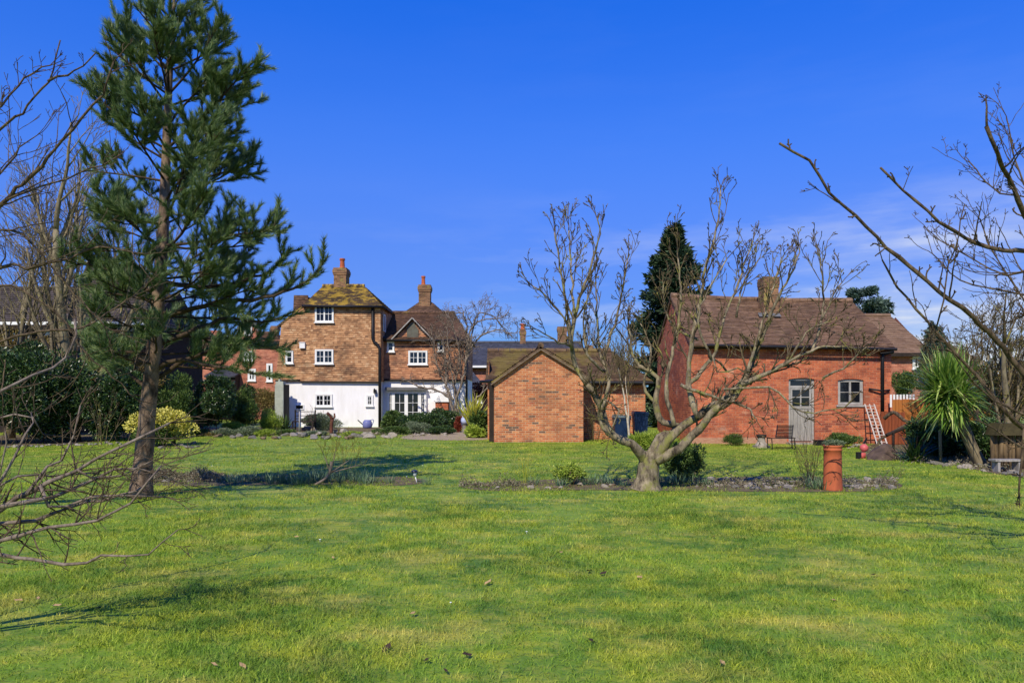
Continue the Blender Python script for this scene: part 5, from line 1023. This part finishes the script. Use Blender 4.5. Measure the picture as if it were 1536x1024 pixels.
# twiggy shrubs
def twigs(name, px, d, h, n, spread, label, mat='bark_twig', r=0.006, cfgx=None, cat='shrub', group=None):
    b = np.array(gp(px, d)); t = thing(name, tuple(b), label, cat, group); m = MB()
    cfg = dict(n=[(2, 4), (1, 3)], ratio=0.55, ang=0.45, wob=0.09, up=[0.05, 0.03], rmin=r*0.4, step=0.12, rr=0.65, taper=0.4)
    for i in range(n):
        a = random.random()*6.28; s = spread*random.random(); grow(m, b+np.array((math.cos(a)*s*0.3*h, math.sin(a)*s*0.3*h, -0.01)), (math.cos(a)*s, math.sin(a)*s, 1), h*random.uniform(0.6, 1.05), r, 0, cfg)
    m.build('stems', M[mat], t, smooth=True, uv=False); return t
twigs('twiggy_shrub', 1214, 12.9, 0.75, 16, 0.45, 'brown twiggy shrub beside the terracotta chimney pot', r=0.006)
twigs('twiggy_shrub', 1340, 12.8, 0.40, 5, 0.7, 'sparse thin seedling at the right end of the flint bed', r=0.004)
twigs('twiggy_shrub', 468, 32.5, 1.0, 6, 0.35, 'bare wispy bush against the white cottage wall', mat='bark_grey', r=0.008)
twigs('hedge_stems', 152, 22.9, 1.5, 7, 0.4, 'bare upright stems along the foot of the dark hedge', r=0.012)
twigs('reed_stems', 787, 13.0, 0.55, 9, 0.35, 'thin straw-coloured stems standing in the middle bed', mat='phormium', r=0.004)
# cut-back shrub with a pale stump
d = 13.0; b = np.array(gp(497, d)); t = thing('pruned_shrub', tuple(b), 'cut-back shrub with a pale forked stump in the left bed', 'shrub'); m, w2 = MB(), MB()
cfg = dict(n=[(2, 3), (1, 2)], ratio=0.6, ang=0.6, wob=0.08, up=[0.05, 0.03], rmin=0.0028, step=0.12, rr=0.6, taper=0.45)
m.tube(catmull([b+np.array((-0.30, 0, 0.0)), b+np.array((-0.1, 0.02, 0.12)), b+np.array((-0.02, 0, 0.25)), b+np.array((0.0, 0, 0.42))], 0.06), 0.025, 7)
for e in ((0.28, 0, 0.40), (0.52, 0.1, 0.34), (-0.2, 0.1, 0.6), (0.1, -0.1, 0.62)):
    q = catmull([b+np.array((-0.02, 0, 0.22)), b+np.array(e)*0.6+np.array((0, 0, 0.1)), b+np.array(e)*1.1], 0.08); m.tube(q, np.linspace(0.013, 0.005, len(q)), 5)
    for k in range(5): grow(w2, q[int(len(q)*(0.4+0.12*k))], unit((random.uniform(-.6, .6), random.uniform(-.4, .4), 1)), random.uniform(0.25, 0.5), 0.004, 0, cfg)
m.build('stump', M['bark_grey'], t, smooth=True, uv=False); w2.build('twigs', plain('olive_twigs', S(126,122,52), S(96,88,40), 6), t, smooth=True, uv=False)

# ------------------------------------------------------------------ strap-leaved plants
def spiky(name, base, top, n, ln, wd, droop, mat, label, el=(0.1, 1.4), trunk=None, jitter=0.08):
    t = thing(name, tuple(base), label, 'plant'); m = MB(); c = np.array(top, float)
    a = RNG.uniform(0, 2*PI, n); e = RNG.uniform(el[0], el[1], n); dr = np.stack([np.cos(a)*np.cos(e), np.sin(a)*np.cos(e), np.sin(e)], 1)
    blades(m, c+RNG.normal(0, jitter, (n, 3)), dr, ln*RNG.uniform(0.75, 1.1, n), wd*RNG.uniform(0.75, 1.15, n), droop*RNG.uniform(0.5, 1.4, n), 6)
    m.build('leaves', M[mat], t, uv=False); return t
d = 16.6; top = P(1424, 592, d); base = np.array(gp(1473, d))
t = spiky('cabbage_palm', base, top, 1250, 0.96, 0.046, 0.3, 'cordyline', 'spiky green cabbage palm with a leaning trunk in the right rockery', el=(-1.0, 1.55), jitter=0.14); t['category'] = 'palm tree'
m = MB(); q = catmull([base-np.array((0, 0, .03)), P(1457, 668, d), P(1441, 628, d), top], 0.1); m.tube(q, np.linspace(0.13, 0.10, len(q))*(1+RNG.normal(0, 0.03, len(q))), 12); m.build('trunk', M['bark_ash'], t, smooth=True, uv=False)
spiky('spiky_plant', gp(1372, 17.6), gp(1372, 17.6), 130, 0.75, 0.04, 0.7, 'laurel', 'dark green spiky rosette at the foot of the palm', el=(0.2, 1.4))
spiky('flax_plant', gp(712, 28.2), np.array(gp(710, 28.2))+np.array((0, 0, 0.35)), 80, 1.35, 0.07, 0.35, 'phormium', 'yellow-green sword-leaved plant between the cottage and the outbuilding', el=(0.75, 1.5))
spiky('green_sword_plant', gp(428, 32), gp(428, 32), 60, 0.8, 0.06, 0.6, 'shrub_mid', 'arching green plant at the foot of the white cottage corner', el=(0.5, 1.45))

# clumps of bulb leaves in the middle bed
t0 = thing('bulb_clump', (0, 0, 0), 'tuft of grey-green bulb leaves in the middle lawn bed', 'plant', 'tufts of bulb leaves in the lawn bed')
m = MB(); n = 42; a = RNG.uniform(0, 2*PI, n); e = RNG.uniform(0.75, 1.5, n); r_ = RNG.random(n)*0.12
blades(m, np.stack([np.cos(a)*r_, np.sin(a)*r_, 0*a], 1), np.stack([np.cos(a)*np.cos(e), np.sin(a)*np.cos(e), np.sin(e)], 1), 0.25*RNG.uniform(0.6, 1.15, n), 0.013, 0.35, 4); m.build('leaves', M['daff'], t0, uv=False)
first = True
for px, py, s in [(x_+random.uniform(-4, 4), 723+random.uniform(-4, 4), random.uniform(0.75, 1.15)) for x_ in list(range(345, 480, 11))+list(range(470, 556, 10))]+[(560, 724, .8), (585, 725, .7), (640, 727, .7)]+[(q, 728+random.uniform(-4, 3), random.uniform(0.7, 1.0)) for q in (800, 842, 866, 880, 893, 907, 921, 936, 990, 1003, 1016, 1030, 1046, 1060)]+[(1222, 733, 1.2), (1233, 734, 1.1)]:
    o = t0 if first else copy_tree(t0); first = False; o.location = gp(px, GD(py)); o.rotation_euler = (0, 0, random.random()*6.28); o.scale = (s, s, s*random.uniform(0.85, 1.1))
# low dry ground cover (countless) in the beds
m = MB()
for px0, px1, py, sp, n in ((228, 335, 717, 6, 4200), (690, 800, 729, 3, 700), (1040, 1345, 727, 5, 2200), (1300, 1520, 690, 9, 2600), (300, 640, 652, 4, 2600)):
    px = RNG.uniform(px0, px1, n); f = (px-px0)/(px1-px0); py_ = py+RNG.normal(0, sp*0.5, n)+(f-0.5)*(26 if px0 == 1300 else 0); dd = F*EYE/(py_-HY)
    p = np.stack([(px-CX)/F*dd, dd, np.abs(RNG.normal(0, 0.045, n))*(1+0.8*np.sin(px*0.11))], 1); dr = RNG.normal(0, 1, (n, 3)); dr[:, 2] = np.abs(dr[:, 2])+0.2; leaf_quads(m, p, dr, 0.06, 0.02)
tag(m.build('ground_cover', M['heather'], uv=False), 'dry low ground cover and leaf litter among the bed stones', 'ground cover', kind='stuff')

# ------------------------------------------------------------------ stones
def rock_mesh(name, mat, sub=2, seed=0, flat=0.65):
    import bmesh
    bm = bmesh.new(); bmesh.ops.create_icosphere(bm, subdivisions=sub, radius=1); r = np.random.default_rng(seed); ax = r.normal(0, 1, (9, 3)); ax /= np.linalg.norm(ax, axis=1)[:, None]; cut = r.uniform(0.42, 0.85, 9)
    for v in bm.verts:
        c = np.array(v.co)
        for a, k in zip(ax, cut):
            q = c@a
            if q > k: c = c-a*(q-k)
        c *= 1+r.normal(0, 0.03); v.co = Vector((c[0], c[1]*0.85, (c[2]+0.45)*flat))
    me = bpy.data.meshes.new(name); bm.to_mesh(me); bm.free(); me.materials.append(mat); me.polygons.foreach_set('use_smooth', np.zeros(len(me.polygons), bool)); return me
RK = [rock_mesh('rock', M[k], 2, i+1) for i, k in enumerate(('stone_grey', 'stone_pale', 'stone_brown', 'stone_grey', 'stone_pale'))]
def stones(spots, label, group, kinds=(0, 1, 2, 3, 4)):
    for px, py, s in spots:
        s *= 0.66
        o = bpy.data.objects.new('rock', RK[random.choice(kinds)]); COL.objects.link(o); d = GD(py); o.location = (X(px, d), d, -0.25*s*0.65*0.4)
        o.rotation_euler = (random.uniform(-.15, .15), random.uniform(-.15, .15), random.random()*6.28); o.scale = (s*random.uniform(0.8, 1.3), s*random.uniform(0.8, 1.2), s*random.uniform(0.7, 1.1)); tag(o, label, 'rock', group)
U = random.uniform
stones([(px+U(-3, 3), 671-(px/190)*6+U(-1.5, 1.5), U(0.08, 0.16)) for px in range(0, 196, 7)], 'small pale rock in the edging along the foot of the dark hedge', 'pale edging rocks below the dark hedge', (0, 1, 4))
stones([(px, 668+U(-4, 5), U(0.10, 0.22)) for px in range(230, 300, 6)], 'rock in the pile under the yellow variegated bush', 'rocks under the yellow bush', (0, 2, 3))
stones([(px+U(-3, 3), 656+U(-4, 3), U(0.18, 0.38)) for px in range(325, 545, 8)]+[(U(462, 520), U(646, 655), U(0.28, 0.5)) for k in range(10)], 'rough grey rock in the rockery before the white cottage', 'rockery stones before the cottage')
stones([(U(545, 590), U(648, 658), U(0.2, 0.45)) for k in range(16)], 'pale slab-like rock at the lawn edge below the downpipe', 'pale rocks at the lawn edge below the downpipe', (1, 4))
stones([(U(620, 705), U(650, 658), U(0.12, 0.26)) for k in range(8)], 'flat pale stone lying on the path beside the outbuilding', 'flat stones on the path', (1, 4))
stones([(U(233, 330), U(712, 724), U(0.06, 0.15)) for k in range(26)], 'brown-grey rock in the left part of the lawn bed', 'rocks in the left lawn bed', (0, 2, 3))
stones([(U(690, 950), U(724, 733), U(0.05, 0.12)) for k in range(22)]+[(548, 722, .14), (562, 723, .1)], 'scattered brownish rock in the lawn bed left of the old tree', 'rocks in the lawn bed left of the old tree', (2, 4))
stones([(U(1038, 1190), U(718, 734), U(0.06, 0.14)) for k in range(95)], 'pale flint in the lawn bed between old tree and chimney pot', 'flints between the old tree and the chimney pot', (0, 1, 3, 4))
stones([(U(1255, 1345), U(718, 734), U(0.06, 0.14)) for k in range(60)], 'pale flint in the lawn bed right of the chimney pot', 'flints right of the chimney pot', (0, 1, 3, 4))
stones([(q, 684+(q-1345)*0.145+U(-7, 5), U(0.08, 0.2)) for q in (U(1345, 1535) for k in range(70))], 'grey rock in the right rockery around the palm', 'rocks in the right rockery', (0, 1, 3, 4))
stones([(q, 668+U(-3, 5), U(0.08, 0.18)) for q in (U(1262, 1300) for k in range(9))], 'pale rock at the barn foot beside the dark boulder', 'pale rocks at the barn foot', (1, 4))
# dark boulder with a pink ball
me = rock_mesh('boulder', plain('dark_boulder', S(104,86,74), S(66,54,48), 3, 0.9, 0.5), 3, 44, 0.75); o = bpy.data.objects.new('boulder', me); COL.objects.link(o); d = 18.2; o.location = (X(1319, d), d, -0.1); o.scale = (0.52, 0.5, 0.5); tag(o, 'big dark brown boulder at the left end of the palm rockery', 'boulder')
d = 18.4; c = gp(1296, d); t = thing('pink_float', c, 'pink ball with a black cap lying against the dark boulder', 'ball'); m = MB(); m.lathe((c[0], c[1], 0.27), [(0.02, -0.1), (0.06, -0.085), (0.095, -0.04), (0.105, 0), (0.095, 0.04), (0.06, 0.085), (0.02, 0.1)], 14); m.box(c[0]-0.16, c[0]+0.02, c[1]-0.05, c[1]+0.1, 0, 0.15); m.build('ball', plain('pink_plastic', S(206,104,100), S(190,88,84), 3, 0.4), t, smooth=True, uv=False)
m = MB(); m.box(c[0]-0.2, c[0]-0.11, c[1]-0.1, c[1]+0.02, 0.0, 0.17); m.tube([(c[0], c[1], 0.38), (c[0]+0.07, c[1], 0.52)], 0.025, 6); m.build('black_cap', M['dark'], t, uv=False)

# ------------------------------------------------------------------ terracotta chimney pot used as a planter
d = 12.35; c = np.array(gp(1249, d)); t = thing('planter', tuple(c), 'tall terracotta chimney pot planted with low greenery in the lawn bed', 'planter')
m = MB(); m.lathe(c, [(0.160, -0.01), (0.162, 0.02), (0.155, 0.04), (0.146, 0.25), (0.143, 0.55), (0.141, 0.66), (0.150, 0.665), (0.152, 0.69), (0.143, 0.70), (0.145, 0.72), (0.158, 0.73), (0.160, 0.755), (0.125, 0.757), (0.12, 0.70)], 28); m.build('pot', M['terracotta'], t, smooth=True)
m = MB(); m.lathe(c+np.array((0, 0, 0.757)), [(0.118, -0.04), (0.118, -0.01)], 20); m.build('soil', soil, t)
m = MB(); p, q = lump_points(c+np.array((0, 0, 0.78)), (0.2, 0.17, 0.05), 900, 12, zmin=0.7); leaf_quads(m, p, q+np.array((0, 0, .5)), 0.035, 0.016); m.build('plants', M['shrub_grey'], t, uv=False)
# garden light on a stake
d = 13.35; c = np.array(gp(624, d)); t = thing('garden_light', tuple(c), 'leaning garden light with a dark cap on a white stake', 'garden light')
m = MB(); m.tube([c+np.array((0.02, 0, -0.01)), c+np.array((-0.015, 0, 0.12))], 0.009, 8); m.build('stake', M['paint_white'], t, smooth=True)
m = MB(); m.lathe(c+np.array((-0.02, 0, 0.118)), [(0.012, 0), (0.03, 0.01), (0.034, 0.07), (0.03, 0.08)], 14); m.build('lamp_body', plain('cloudy_plastic', S(200,206,196), S(170,178,168), 6, 0.3), t, smooth=True)
m = MB(); m.lathe(c+np.array((-0.028, 0, 0.19)), [(0.05, 0.0), (0.064, 0.012), (0.062, 0.025), (0.03, 0.045), (0.005, 0.05)], 16); m.build('cap', plain('navy_plastic', S(36,44,64), S(26,32,48), 5, 0.25, spec=0.6), t, smooth=True)

# ------------------------------------------------------------------ things by the barn
# dark metal garden seat
d = 21.6; c = np.array(gp(1177, d)); t = thing('garden_chair', tuple(c), 'dark metal mesh garden chair with sloping back before the barn door', 'chair')
x0, x1 = X(1153, d), X(1196, d); m = MB(); zs = 0.34
for i in range(9): y = d-0.2+i*0.045; m.bar((x0, y, zs-i*0.004), (x1-0.15, y, zs-i*0.004), 0.024, 0.012)
m.bar((x0, d-0.22, zs), (x0, d+0.18, zs), 0.02, 0.02); m.bar((x1-0.14, d-0.22, zs), (x1-0.14, d+0.18, zs), 0.02, 0.02); m.build('seat', M['dark'], t)
m = MB(); lo = np.array((x1-0.5, d+0.2, zs)); 
for i in range(9):
    f = i/8; m.bar((x0+0.28+0.08*f, d+0.2+0.10*f, zs+0.34*f), (x1-0.08+0.06*f, d+0.2+0.10*f, zs+0.34*f), 0.026, 0.012, up=(0, 1, 0.3))
m.bar((x0+0.28, d+0.2, zs), (x0+0.37, d+0.3, zs+0.36), 0.025, 0.025); m.bar((x1-0.08, d+0.2, zs), (x1-0.01, d+0.3, zs+0.36), 0.025, 0.025); m.build('backrest', M['dark'], t)
for xx, yy in ((x0+0.02, d-0.2), (x0+0.02, d+0.18), (x1-0.16, d-0.2), (x1-0.1, d+0.18)): m = MB(); m.bar((xx, yy, zs-0.01), (xx+0.02, yy, 0), 0.022, 0.022); m.build('leg', M['dark'], t)
# stone pedestal
d = 22.2; c = np.array(gp(1142, d)); t = thing('stone_pedestal', tuple(c), 'pale waisted stone pedestal with a dark bowl beside the garden chair', 'pedestal')
m = MB(); m.box(c[0]-0.2, c[0]+0.2, d-0.2, d+0.2, 0, 0.07); m.lathe(c, [(0.19, 0.071), (0.17, 0.11), (0.12, 0.18), (0.105, 0.26), (0.115, 0.31)], 18); m.build('pedestal', M['stone_pale'], t, uv=False)
m = MB(); m.lathe(c, [(0.12, 0.311), (0.145, 0.33), (0.15, 0.40), (0.13, 0.405), (0.11, 0.36)], 18); m.build('bowl', M['timber_dark'], t, smooth=True, uv=False)
# low dark trough by the step
d = 23.3; m = MB(); x0, x1 = X(1222, d), X(1240, d); m.box(x0, x1, d-0.12, d+0.12, 0, 0.14); m.box(x0-0.02, x1+0.02, d-0.14, d+0.14, 0.14, 0.17); tag(settle(m.build('trough', M['dark'])), 'low black trough on the ground beside the barn door step', 'trough')
# blue bins and grey water butt beside the outbuilding
def bin_(px, d, wpx, h, mat, label, lid=None):
    c = np.array(gp(px, d)); w_ = wpx/F*d; t = thing('bin', tuple(c), label, 'bin'); m = MB(); a, b = w_*0.42, w_*0.5
    v = [(-a, -a, .03), (a, -a, .03), (a, a, .03), (-a, a, .03), (-b, -b, h), (b, -b, h), (b, b, h), (-b, b, h)]; m.add([c+np.array(q) for q in v], [[0,3,2,1],[4,5,6,7],[0,1,5,4],[1,2,6,5],[2,3,7,6],[3,0,4,7]]); m.box(c[0]-b-.015, c[0]+b+.015, d-b-.015, d+b+.015, h-0.06, h-0.02); m.build('bin_body', mat, t)
    m = MB(); m.prism([(c[0]-b-.03, h+0.001), (c[0]+b+.03, h+0.001), (c[0]+b, h+0.07), (c[0]-b*0.9, h+0.1)], d-b-.04, d+b+.04); m.tube([(c[0]-b, d+b+.06, h+.04), (c[0]+b, d+b+.06, h+.04)], 0.02, 6); m.build('lid', lid or mat, t)
    for s in (-1, 1): m = MB(); m.lathe((0, 0, 0), [(0.09, -0.03), (0.1, 0), (0.09, 0.03)], 14); o = m.build('wheel', M['dark'], t, uv=False); o.location = (s*a, a+.02, 0.1); o.rotation_euler = (0, PI/2, 0)
navy = plain('blue_plastic', S(28,48,78), S(22,36,60), 3, 0.4); greyp = plain('grey_lid', S(112,122,124), S(86,96,98), 3, 0.5)
bin_(960, 25.1, 21, 0.95, navy, 'dark blue wheeled bin in the gap between outbuilding and barn')
bin_(932, 25.3, 24, 0.82, navy, 'blue wheeled bin with a grey lid against the outbuilding wall', greyp)
# pile of branches in the recess beside the outbuilding
twigs('brush_pile', 890, 25.6, 1.3, 16, 0.9, 'dry tangled bush in the corner beside the outbuilding gable', r=0.008)
# ladder-like trellis leaning on the barn
d = 22.9; A, Bq = np.array((X(1327, d-0.8), d-0.7, 0.02)), np.array((X(1303, 23.9), 23.85, Z(606, 23.9))); t = thing('trellis', tuple(A), 'narrow white wooden trellis leaning against the barn wall', 'trellis'); m = MB()
for s in (-0.15, 0.0, 0.15): m.bar(A+np.array((s, 0, 0)), Bq+np.array((s, 0, 0)), 0.035, 0.02)
for k in range(13): q = A+(Bq-A)*(0.04+0.92*k/12); m.bar(q+np.array((-0.17, -.02, 0)), q+np.array((0.17, -.02, 0)), 0.022, 0.02)
m.build('slats', plain('bleached_wood', S(206,196,182), S(172,160,146), 6, 0.8), t)
# orange board fence right of the barn
y = 23.6; orange = plain('orange_stained_wood', S(190,122,58), S(150,88,40), 3, 0.8, 0.3, sc=(6, 6, 0.6)); t = thing('board_fence', (X(1370, y), y, 0), 'orange-brown upright board fence right of the barn', 'fence'); m, g2 = MB(), MB()
xx = X(1339, y); i = 0
while xx < X(1480, y): m.box(xx, xx+0.095, y-(i % 2)*0.012, y+0.018, 0.02, Z(599, y)+U(-.015, .015)); xx += 0.105; i += 1
m.box(X(1339, y), X(1480, y), y+0.02, y+0.07, 1.0, 1.08); m.box(X(1339, y), X(1480, y), y+0.02, y+0.07, 0.35, 0.43); m.build('boards', orange, t)
xx = X(1337, y)
while xx < X(1376, y): g2.box(xx, xx+0.06, y+0.08, y+0.10, 1.2, Z(591.5, y)); xx += 0.105
g2.build('pale_pickets', M['paint_white'], t)
t = thing('board_fence', (X(1316, 23.5), 23.5, 0), 'short rust-coloured board panel standing behind the white trellis', 'fence'); m = MB()
for i in range(7): m.box(X(1322, 23.5)+i*0.11, X(1322, 23.5)+i*0.11+0.1, 23.5, 23.52, 0.02, 1.05+U(-.02, .02))
m.build('boards', plain('rust_wood', S(150,80,46), S(112,58,36), 3, 0.85, 0.3, sc=(6, 6, .6)), t)
# driftwood and dark pole in the rockery
d = 19.2; m = MB(); q = catmull([P(1326, 628, d+.5), P(1340, 618, d+.4), P(1356, 630, d), P(1364, 634, d-.1), P(1350, 642, d), P(1332, 652, d), P(1318, 662, d-.2), (X(1310, d), d-.2, 0.0)], 0.1); m.tube(q, np.linspace(0.05, 0.03, len(q)), 8); m.tube(catmull([P(1356, 630, d), P(1372, 634, d+.1), P(1385, 640, d+.2)], 0.1), 0.03, 7)
tag(settle(m.build('driftwood', M['bark_near'], smooth=True, uv=False)), 'bent driftwood bough arching over the dark boulder', 'driftwood')
m = MB(); m.tube([P(1330, 652, 18.9), P(1376, 634, 19.3)], 0.045, 8); m.tube([P(1340, 648, 18.96), (X(1340, 18.96), 18.96, 0)], 0.03, 6); m.tube([P(1374, 635, 19.28), (X(1376, 19.3), 19.28, 0)], 0.03, 6); tag(settle(m.build('dark_rail', M['timber_dark'], smooth=True, uv=False)), 'dark sloping pole on posts behind the spiky rosette', 'pole')
c = np.array(gp(1388, 19.4)); t = thing('blue_tub', tuple(c), 'blue plastic tub half hidden behind the spiky rosette', 'tub'); m = MB(); m.lathe(c, [(0.2, 0), (0.26, 0.4), (0.28, 0.42), (0.28, 0.45), (0.24, 0.45), (0.2, 0.3)], 18); m.build('tub', plain('bright_blue_plastic', S(44,88,158), S(34,72,130), 3, 0.35), t, smooth=True)
# rustic log fence and low bench at the right edge
y = 15.9; t = thing('log_fence', (X(1520, y), y, 0), 'rustic split-log fence with a dark cap at the right edge', 'fence'); m = MB(); xx = X(1489, y)
while xx < X(1620, y): r_ = U(0.035, 0.06); m.tube([(xx, y, -0.02), (xx+U(-.02, .02), y+U(-.02, .02), Z(645, y)+U(-.03, .03))], r_, 7); xx += r_*2.0
m.build('logs', plain('split_logs', S(138,116,82), S(70,56,40), 4, 0.9, 0.5, sc=(4, 4, .6)), t, smooth=True)
m = MB(); m.prism([(X(1484, y), Z(652, y)), (X(1625, y), Z(652, y)), (X(1625, y), Z(636, y)), (X(1490, y), Z(634, y))], y-0.22, y+0.15); m.build('cap', plain('mossy_thatch', S(84,76,48), S(52,46,32), 6, 0.95, 0.6), t)
y = 15.2; x0, x1 = X(1488, y), X(1530, y); t = thing('low_bench', (x0, y, 0), 'low weathered plank bench in front of the log fence', 'bench'); m = MB(); m.box(x0, x1, y-0.12, y+0.12, 0.23, 0.27); m.build('seat', M['plank'], t)
for q in (x0+0.06, x1-0.1): m = MB(); m.box(q, q+0.05, y-0.1, y+0.1, 0, 0.23); m.build('leg', M['plank'], t)
m = MB(); m.tube([gp(1411, 17.2), P(1410, 645, 17.2)], 0.035, 8); tag(settle(m.build('post', M['bark_ash'], smooth=True, uv=False)), 'thin upright post in the shade left of the palm trunk', 'post')

# ------------------------------------------------------------------ things by the cottage
d = 32.2; c = np.array(gp(458, d)); t = thing('garden_bench', tuple(c), 'dark slatted garden bench standing behind the grey clipped hedge', 'bench'); m = MB(); x0, x1 = X(441, d), X(473, d)
for zz in (0.55, 0.68, 0.86): m.bar((x0, d+.1, zz), (x1, d+.1, zz), 0.03, 0.06, up=(0, 1, 0))
m.build('backrest', M['timber_dark'], t)
m = MB(); m.box(x0, x1, d-0.3, d+0.08, 0.42, 0.46); m.build('seat', M['timber_dark'], t)
for q in (x0+.03, x1-.03): m = MB(); m.bar((q, d+.1, 0), (q, d+.1, 0.94), 0.05, 0.05); m.bar((q, d-.28, 0), (q, d-.28, 0.42), 0.05, 0.05); m.build('leg', M['timber_dark'], t)
m = MB(); d = 30.5; m.tube([gp(449, d), P(449.5, 617, d)], 0.03, 6); tag(settle(m.build('pole', M['paint_grey'], smooth=True, uv=False)), 'thin pale grey pole standing in the rockery', 'pole')
d = 29.5; c = np.array(gp(497, d)); t = thing('bird_ornament', tuple(c), 'rusty brown bird-like ornament on a post in the rockery', 'ornament'); m = MB()
m.tube(catmull([c, c+np.array((0, 0, .35)), c+np.array((.03, 0, .62))], .1), 0.07, 8); m.tube(catmull([c+np.array((.03, 0, .62)), c+np.array((-.05, -.05, .78)), c+np.array((-.15, -.1, .88))], .05), 0.06, 8); m.tube([c+np.array((0.05, 0, .6)), c+np.array((.14, 0, .72)), c+np.array((.12, 0, .86))], 0.035, 6); m.build('figure', plain('rusty_metal', S(112,68,50), S(76,46,36), 6, 0.8, 0.3), t, smooth=True, uv=False)
d = 35.2; c = np.array(gp(551, d)); t = thing('watering_can', tuple(c), 'lavender-blue watering can standing on the ground by the downpipe', 'watering can'); m = MB(); m.lathe(c, [(0.2, 0), (0.23, 0.1), (0.22, 0.3), (0.15, 0.4), (0.13, 0.4)], 16); bl = plain('lavender_plastic', S(120,126,172), S(98,104,150), 3, 0.4); m.build('can_body', bl, t, smooth=True)
m = MB(); m.tube([c+np.array((-.18, 0, .14)), c+np.array((-.45, -.05, .4))], 0.025, 8); m.build('spout', M['dark'], t, smooth=True); m = MB(); m.tube(catmull([c+np.array((.1, 0, .38)), c+np.array((.3, 0, .4)), c+np.array((.22, 0, .12))], .06), 0.018, 6); m.build('handle', bl, t, smooth=True)
d = 30.9; c = np.array(gp(697, d)); t = thing('gazing_ball', tuple(c), 'pale blue ball on a small stone foot beside the drainpipe', 'ornament'); m = MB(); m.lathe(c, [(0.14, 0), (0.12, 0.1), (0.09, 0.3), (0.12, 0.36)], 12); m.build('foot', M['stone_grey'], t, uv=False); m = MB(); m.lathe(c+np.array((0, 0, 0.52)), [(0.04, -.16), (.11, -.12), (.16, -.05), (.165, 0.02), (.14, .1), (.08, .15), (.02, .165)], 16); m.build('ball', plain('pale_blue_glaze', S(186,196,222), S(160,172,204), 3, 0.2), t, smooth=True)

# ------------------------------------------------------------------ litter on the lawn
def leafmesh(mat, s):
    m = MB(); v = [(-1, 0, 0.0), (-.4, .45, .25), (.4, .5, .12), (1, .1, .4), (.5, -.45, .2), (-.3, -.5, .3), (0, 0, .02)]; m.add([np.array(q)*s for q in v], [[0, 6, 1], [1, 6, 2], [2, 6, 3], [3, 6, 4], [4, 6, 5], [5, 6, 0]]); o = m.build('fallen_leaf', mat, uv=False); return o
tan, dk = plain('dry_leaf', S(190,160,112), S(150,120,80), 8, 0.8), plain('dark_leaf', S(70,54,42), S(50,40,32), 8, 0.8)
for mat, lab, grp, sp in ((tan, 'dry tan leaf lying on the near lawn', 'tan leaves on the near lawn', [(57,902),(28,905),(85,913),(321,1003),(364,1005),(445,808),(1083,1000),(842,832),(1072,808),(732,878),(500,840),(1250,905),(960,870),(1140,860),(620,925)]), (dk, 'dark curled leaf lying on the near lawn', 'dark leaves on the near lawn', [(887,967),(640,996),(700,988),(360,892),(147,917),(448,952),(668,1012),(1360,890),(1310,866),(905,864),(884,860),(580,978)])):
    o0 = None
    for px, py in sp:
        if o0 is None: o0 = leafmesh(mat, 0.035); o = o0
        else: o = o0.copy(); COL.objects.link(o)
        d = GD(py); o.location = (X(px, d), d, 0.026); o.rotation_euler = (U(-.4, .4), U(-.4, .4), U(0, 6)); k = U(0.6, 1.15); o.scale = (k, k, k); tag(o, lab, 'leaf', grp)
m = MB(); m.lathe((0, 0, 0), [(0.001, 0), (0.001, 0.024), (0.009, 0.026), (0.008, 0.028), (0.003, 0.029)], 8); o0 = m.build('daisy', plain('daisy_white', S(246,246,240), S(236,236,226), 3, 0.7), uv=False); f = True
for px, py in ((676,908),(634,699),(596,700),(508,731),(333,678),(318,700),(346,664),(790,800),(480,812),(610,716)):
    o = o0 if f else o0.copy()
    if not f: COL.objects.link(o)
    f = False; d = GD(py); o.location = (X(px, d), d, 0); k = 1.0 if py > 850 else 1.5; o.scale = (k, k, 1); tag(o, 'tiny white daisy open in the lawn grass', 'daisy', 'daisies in the lawn')
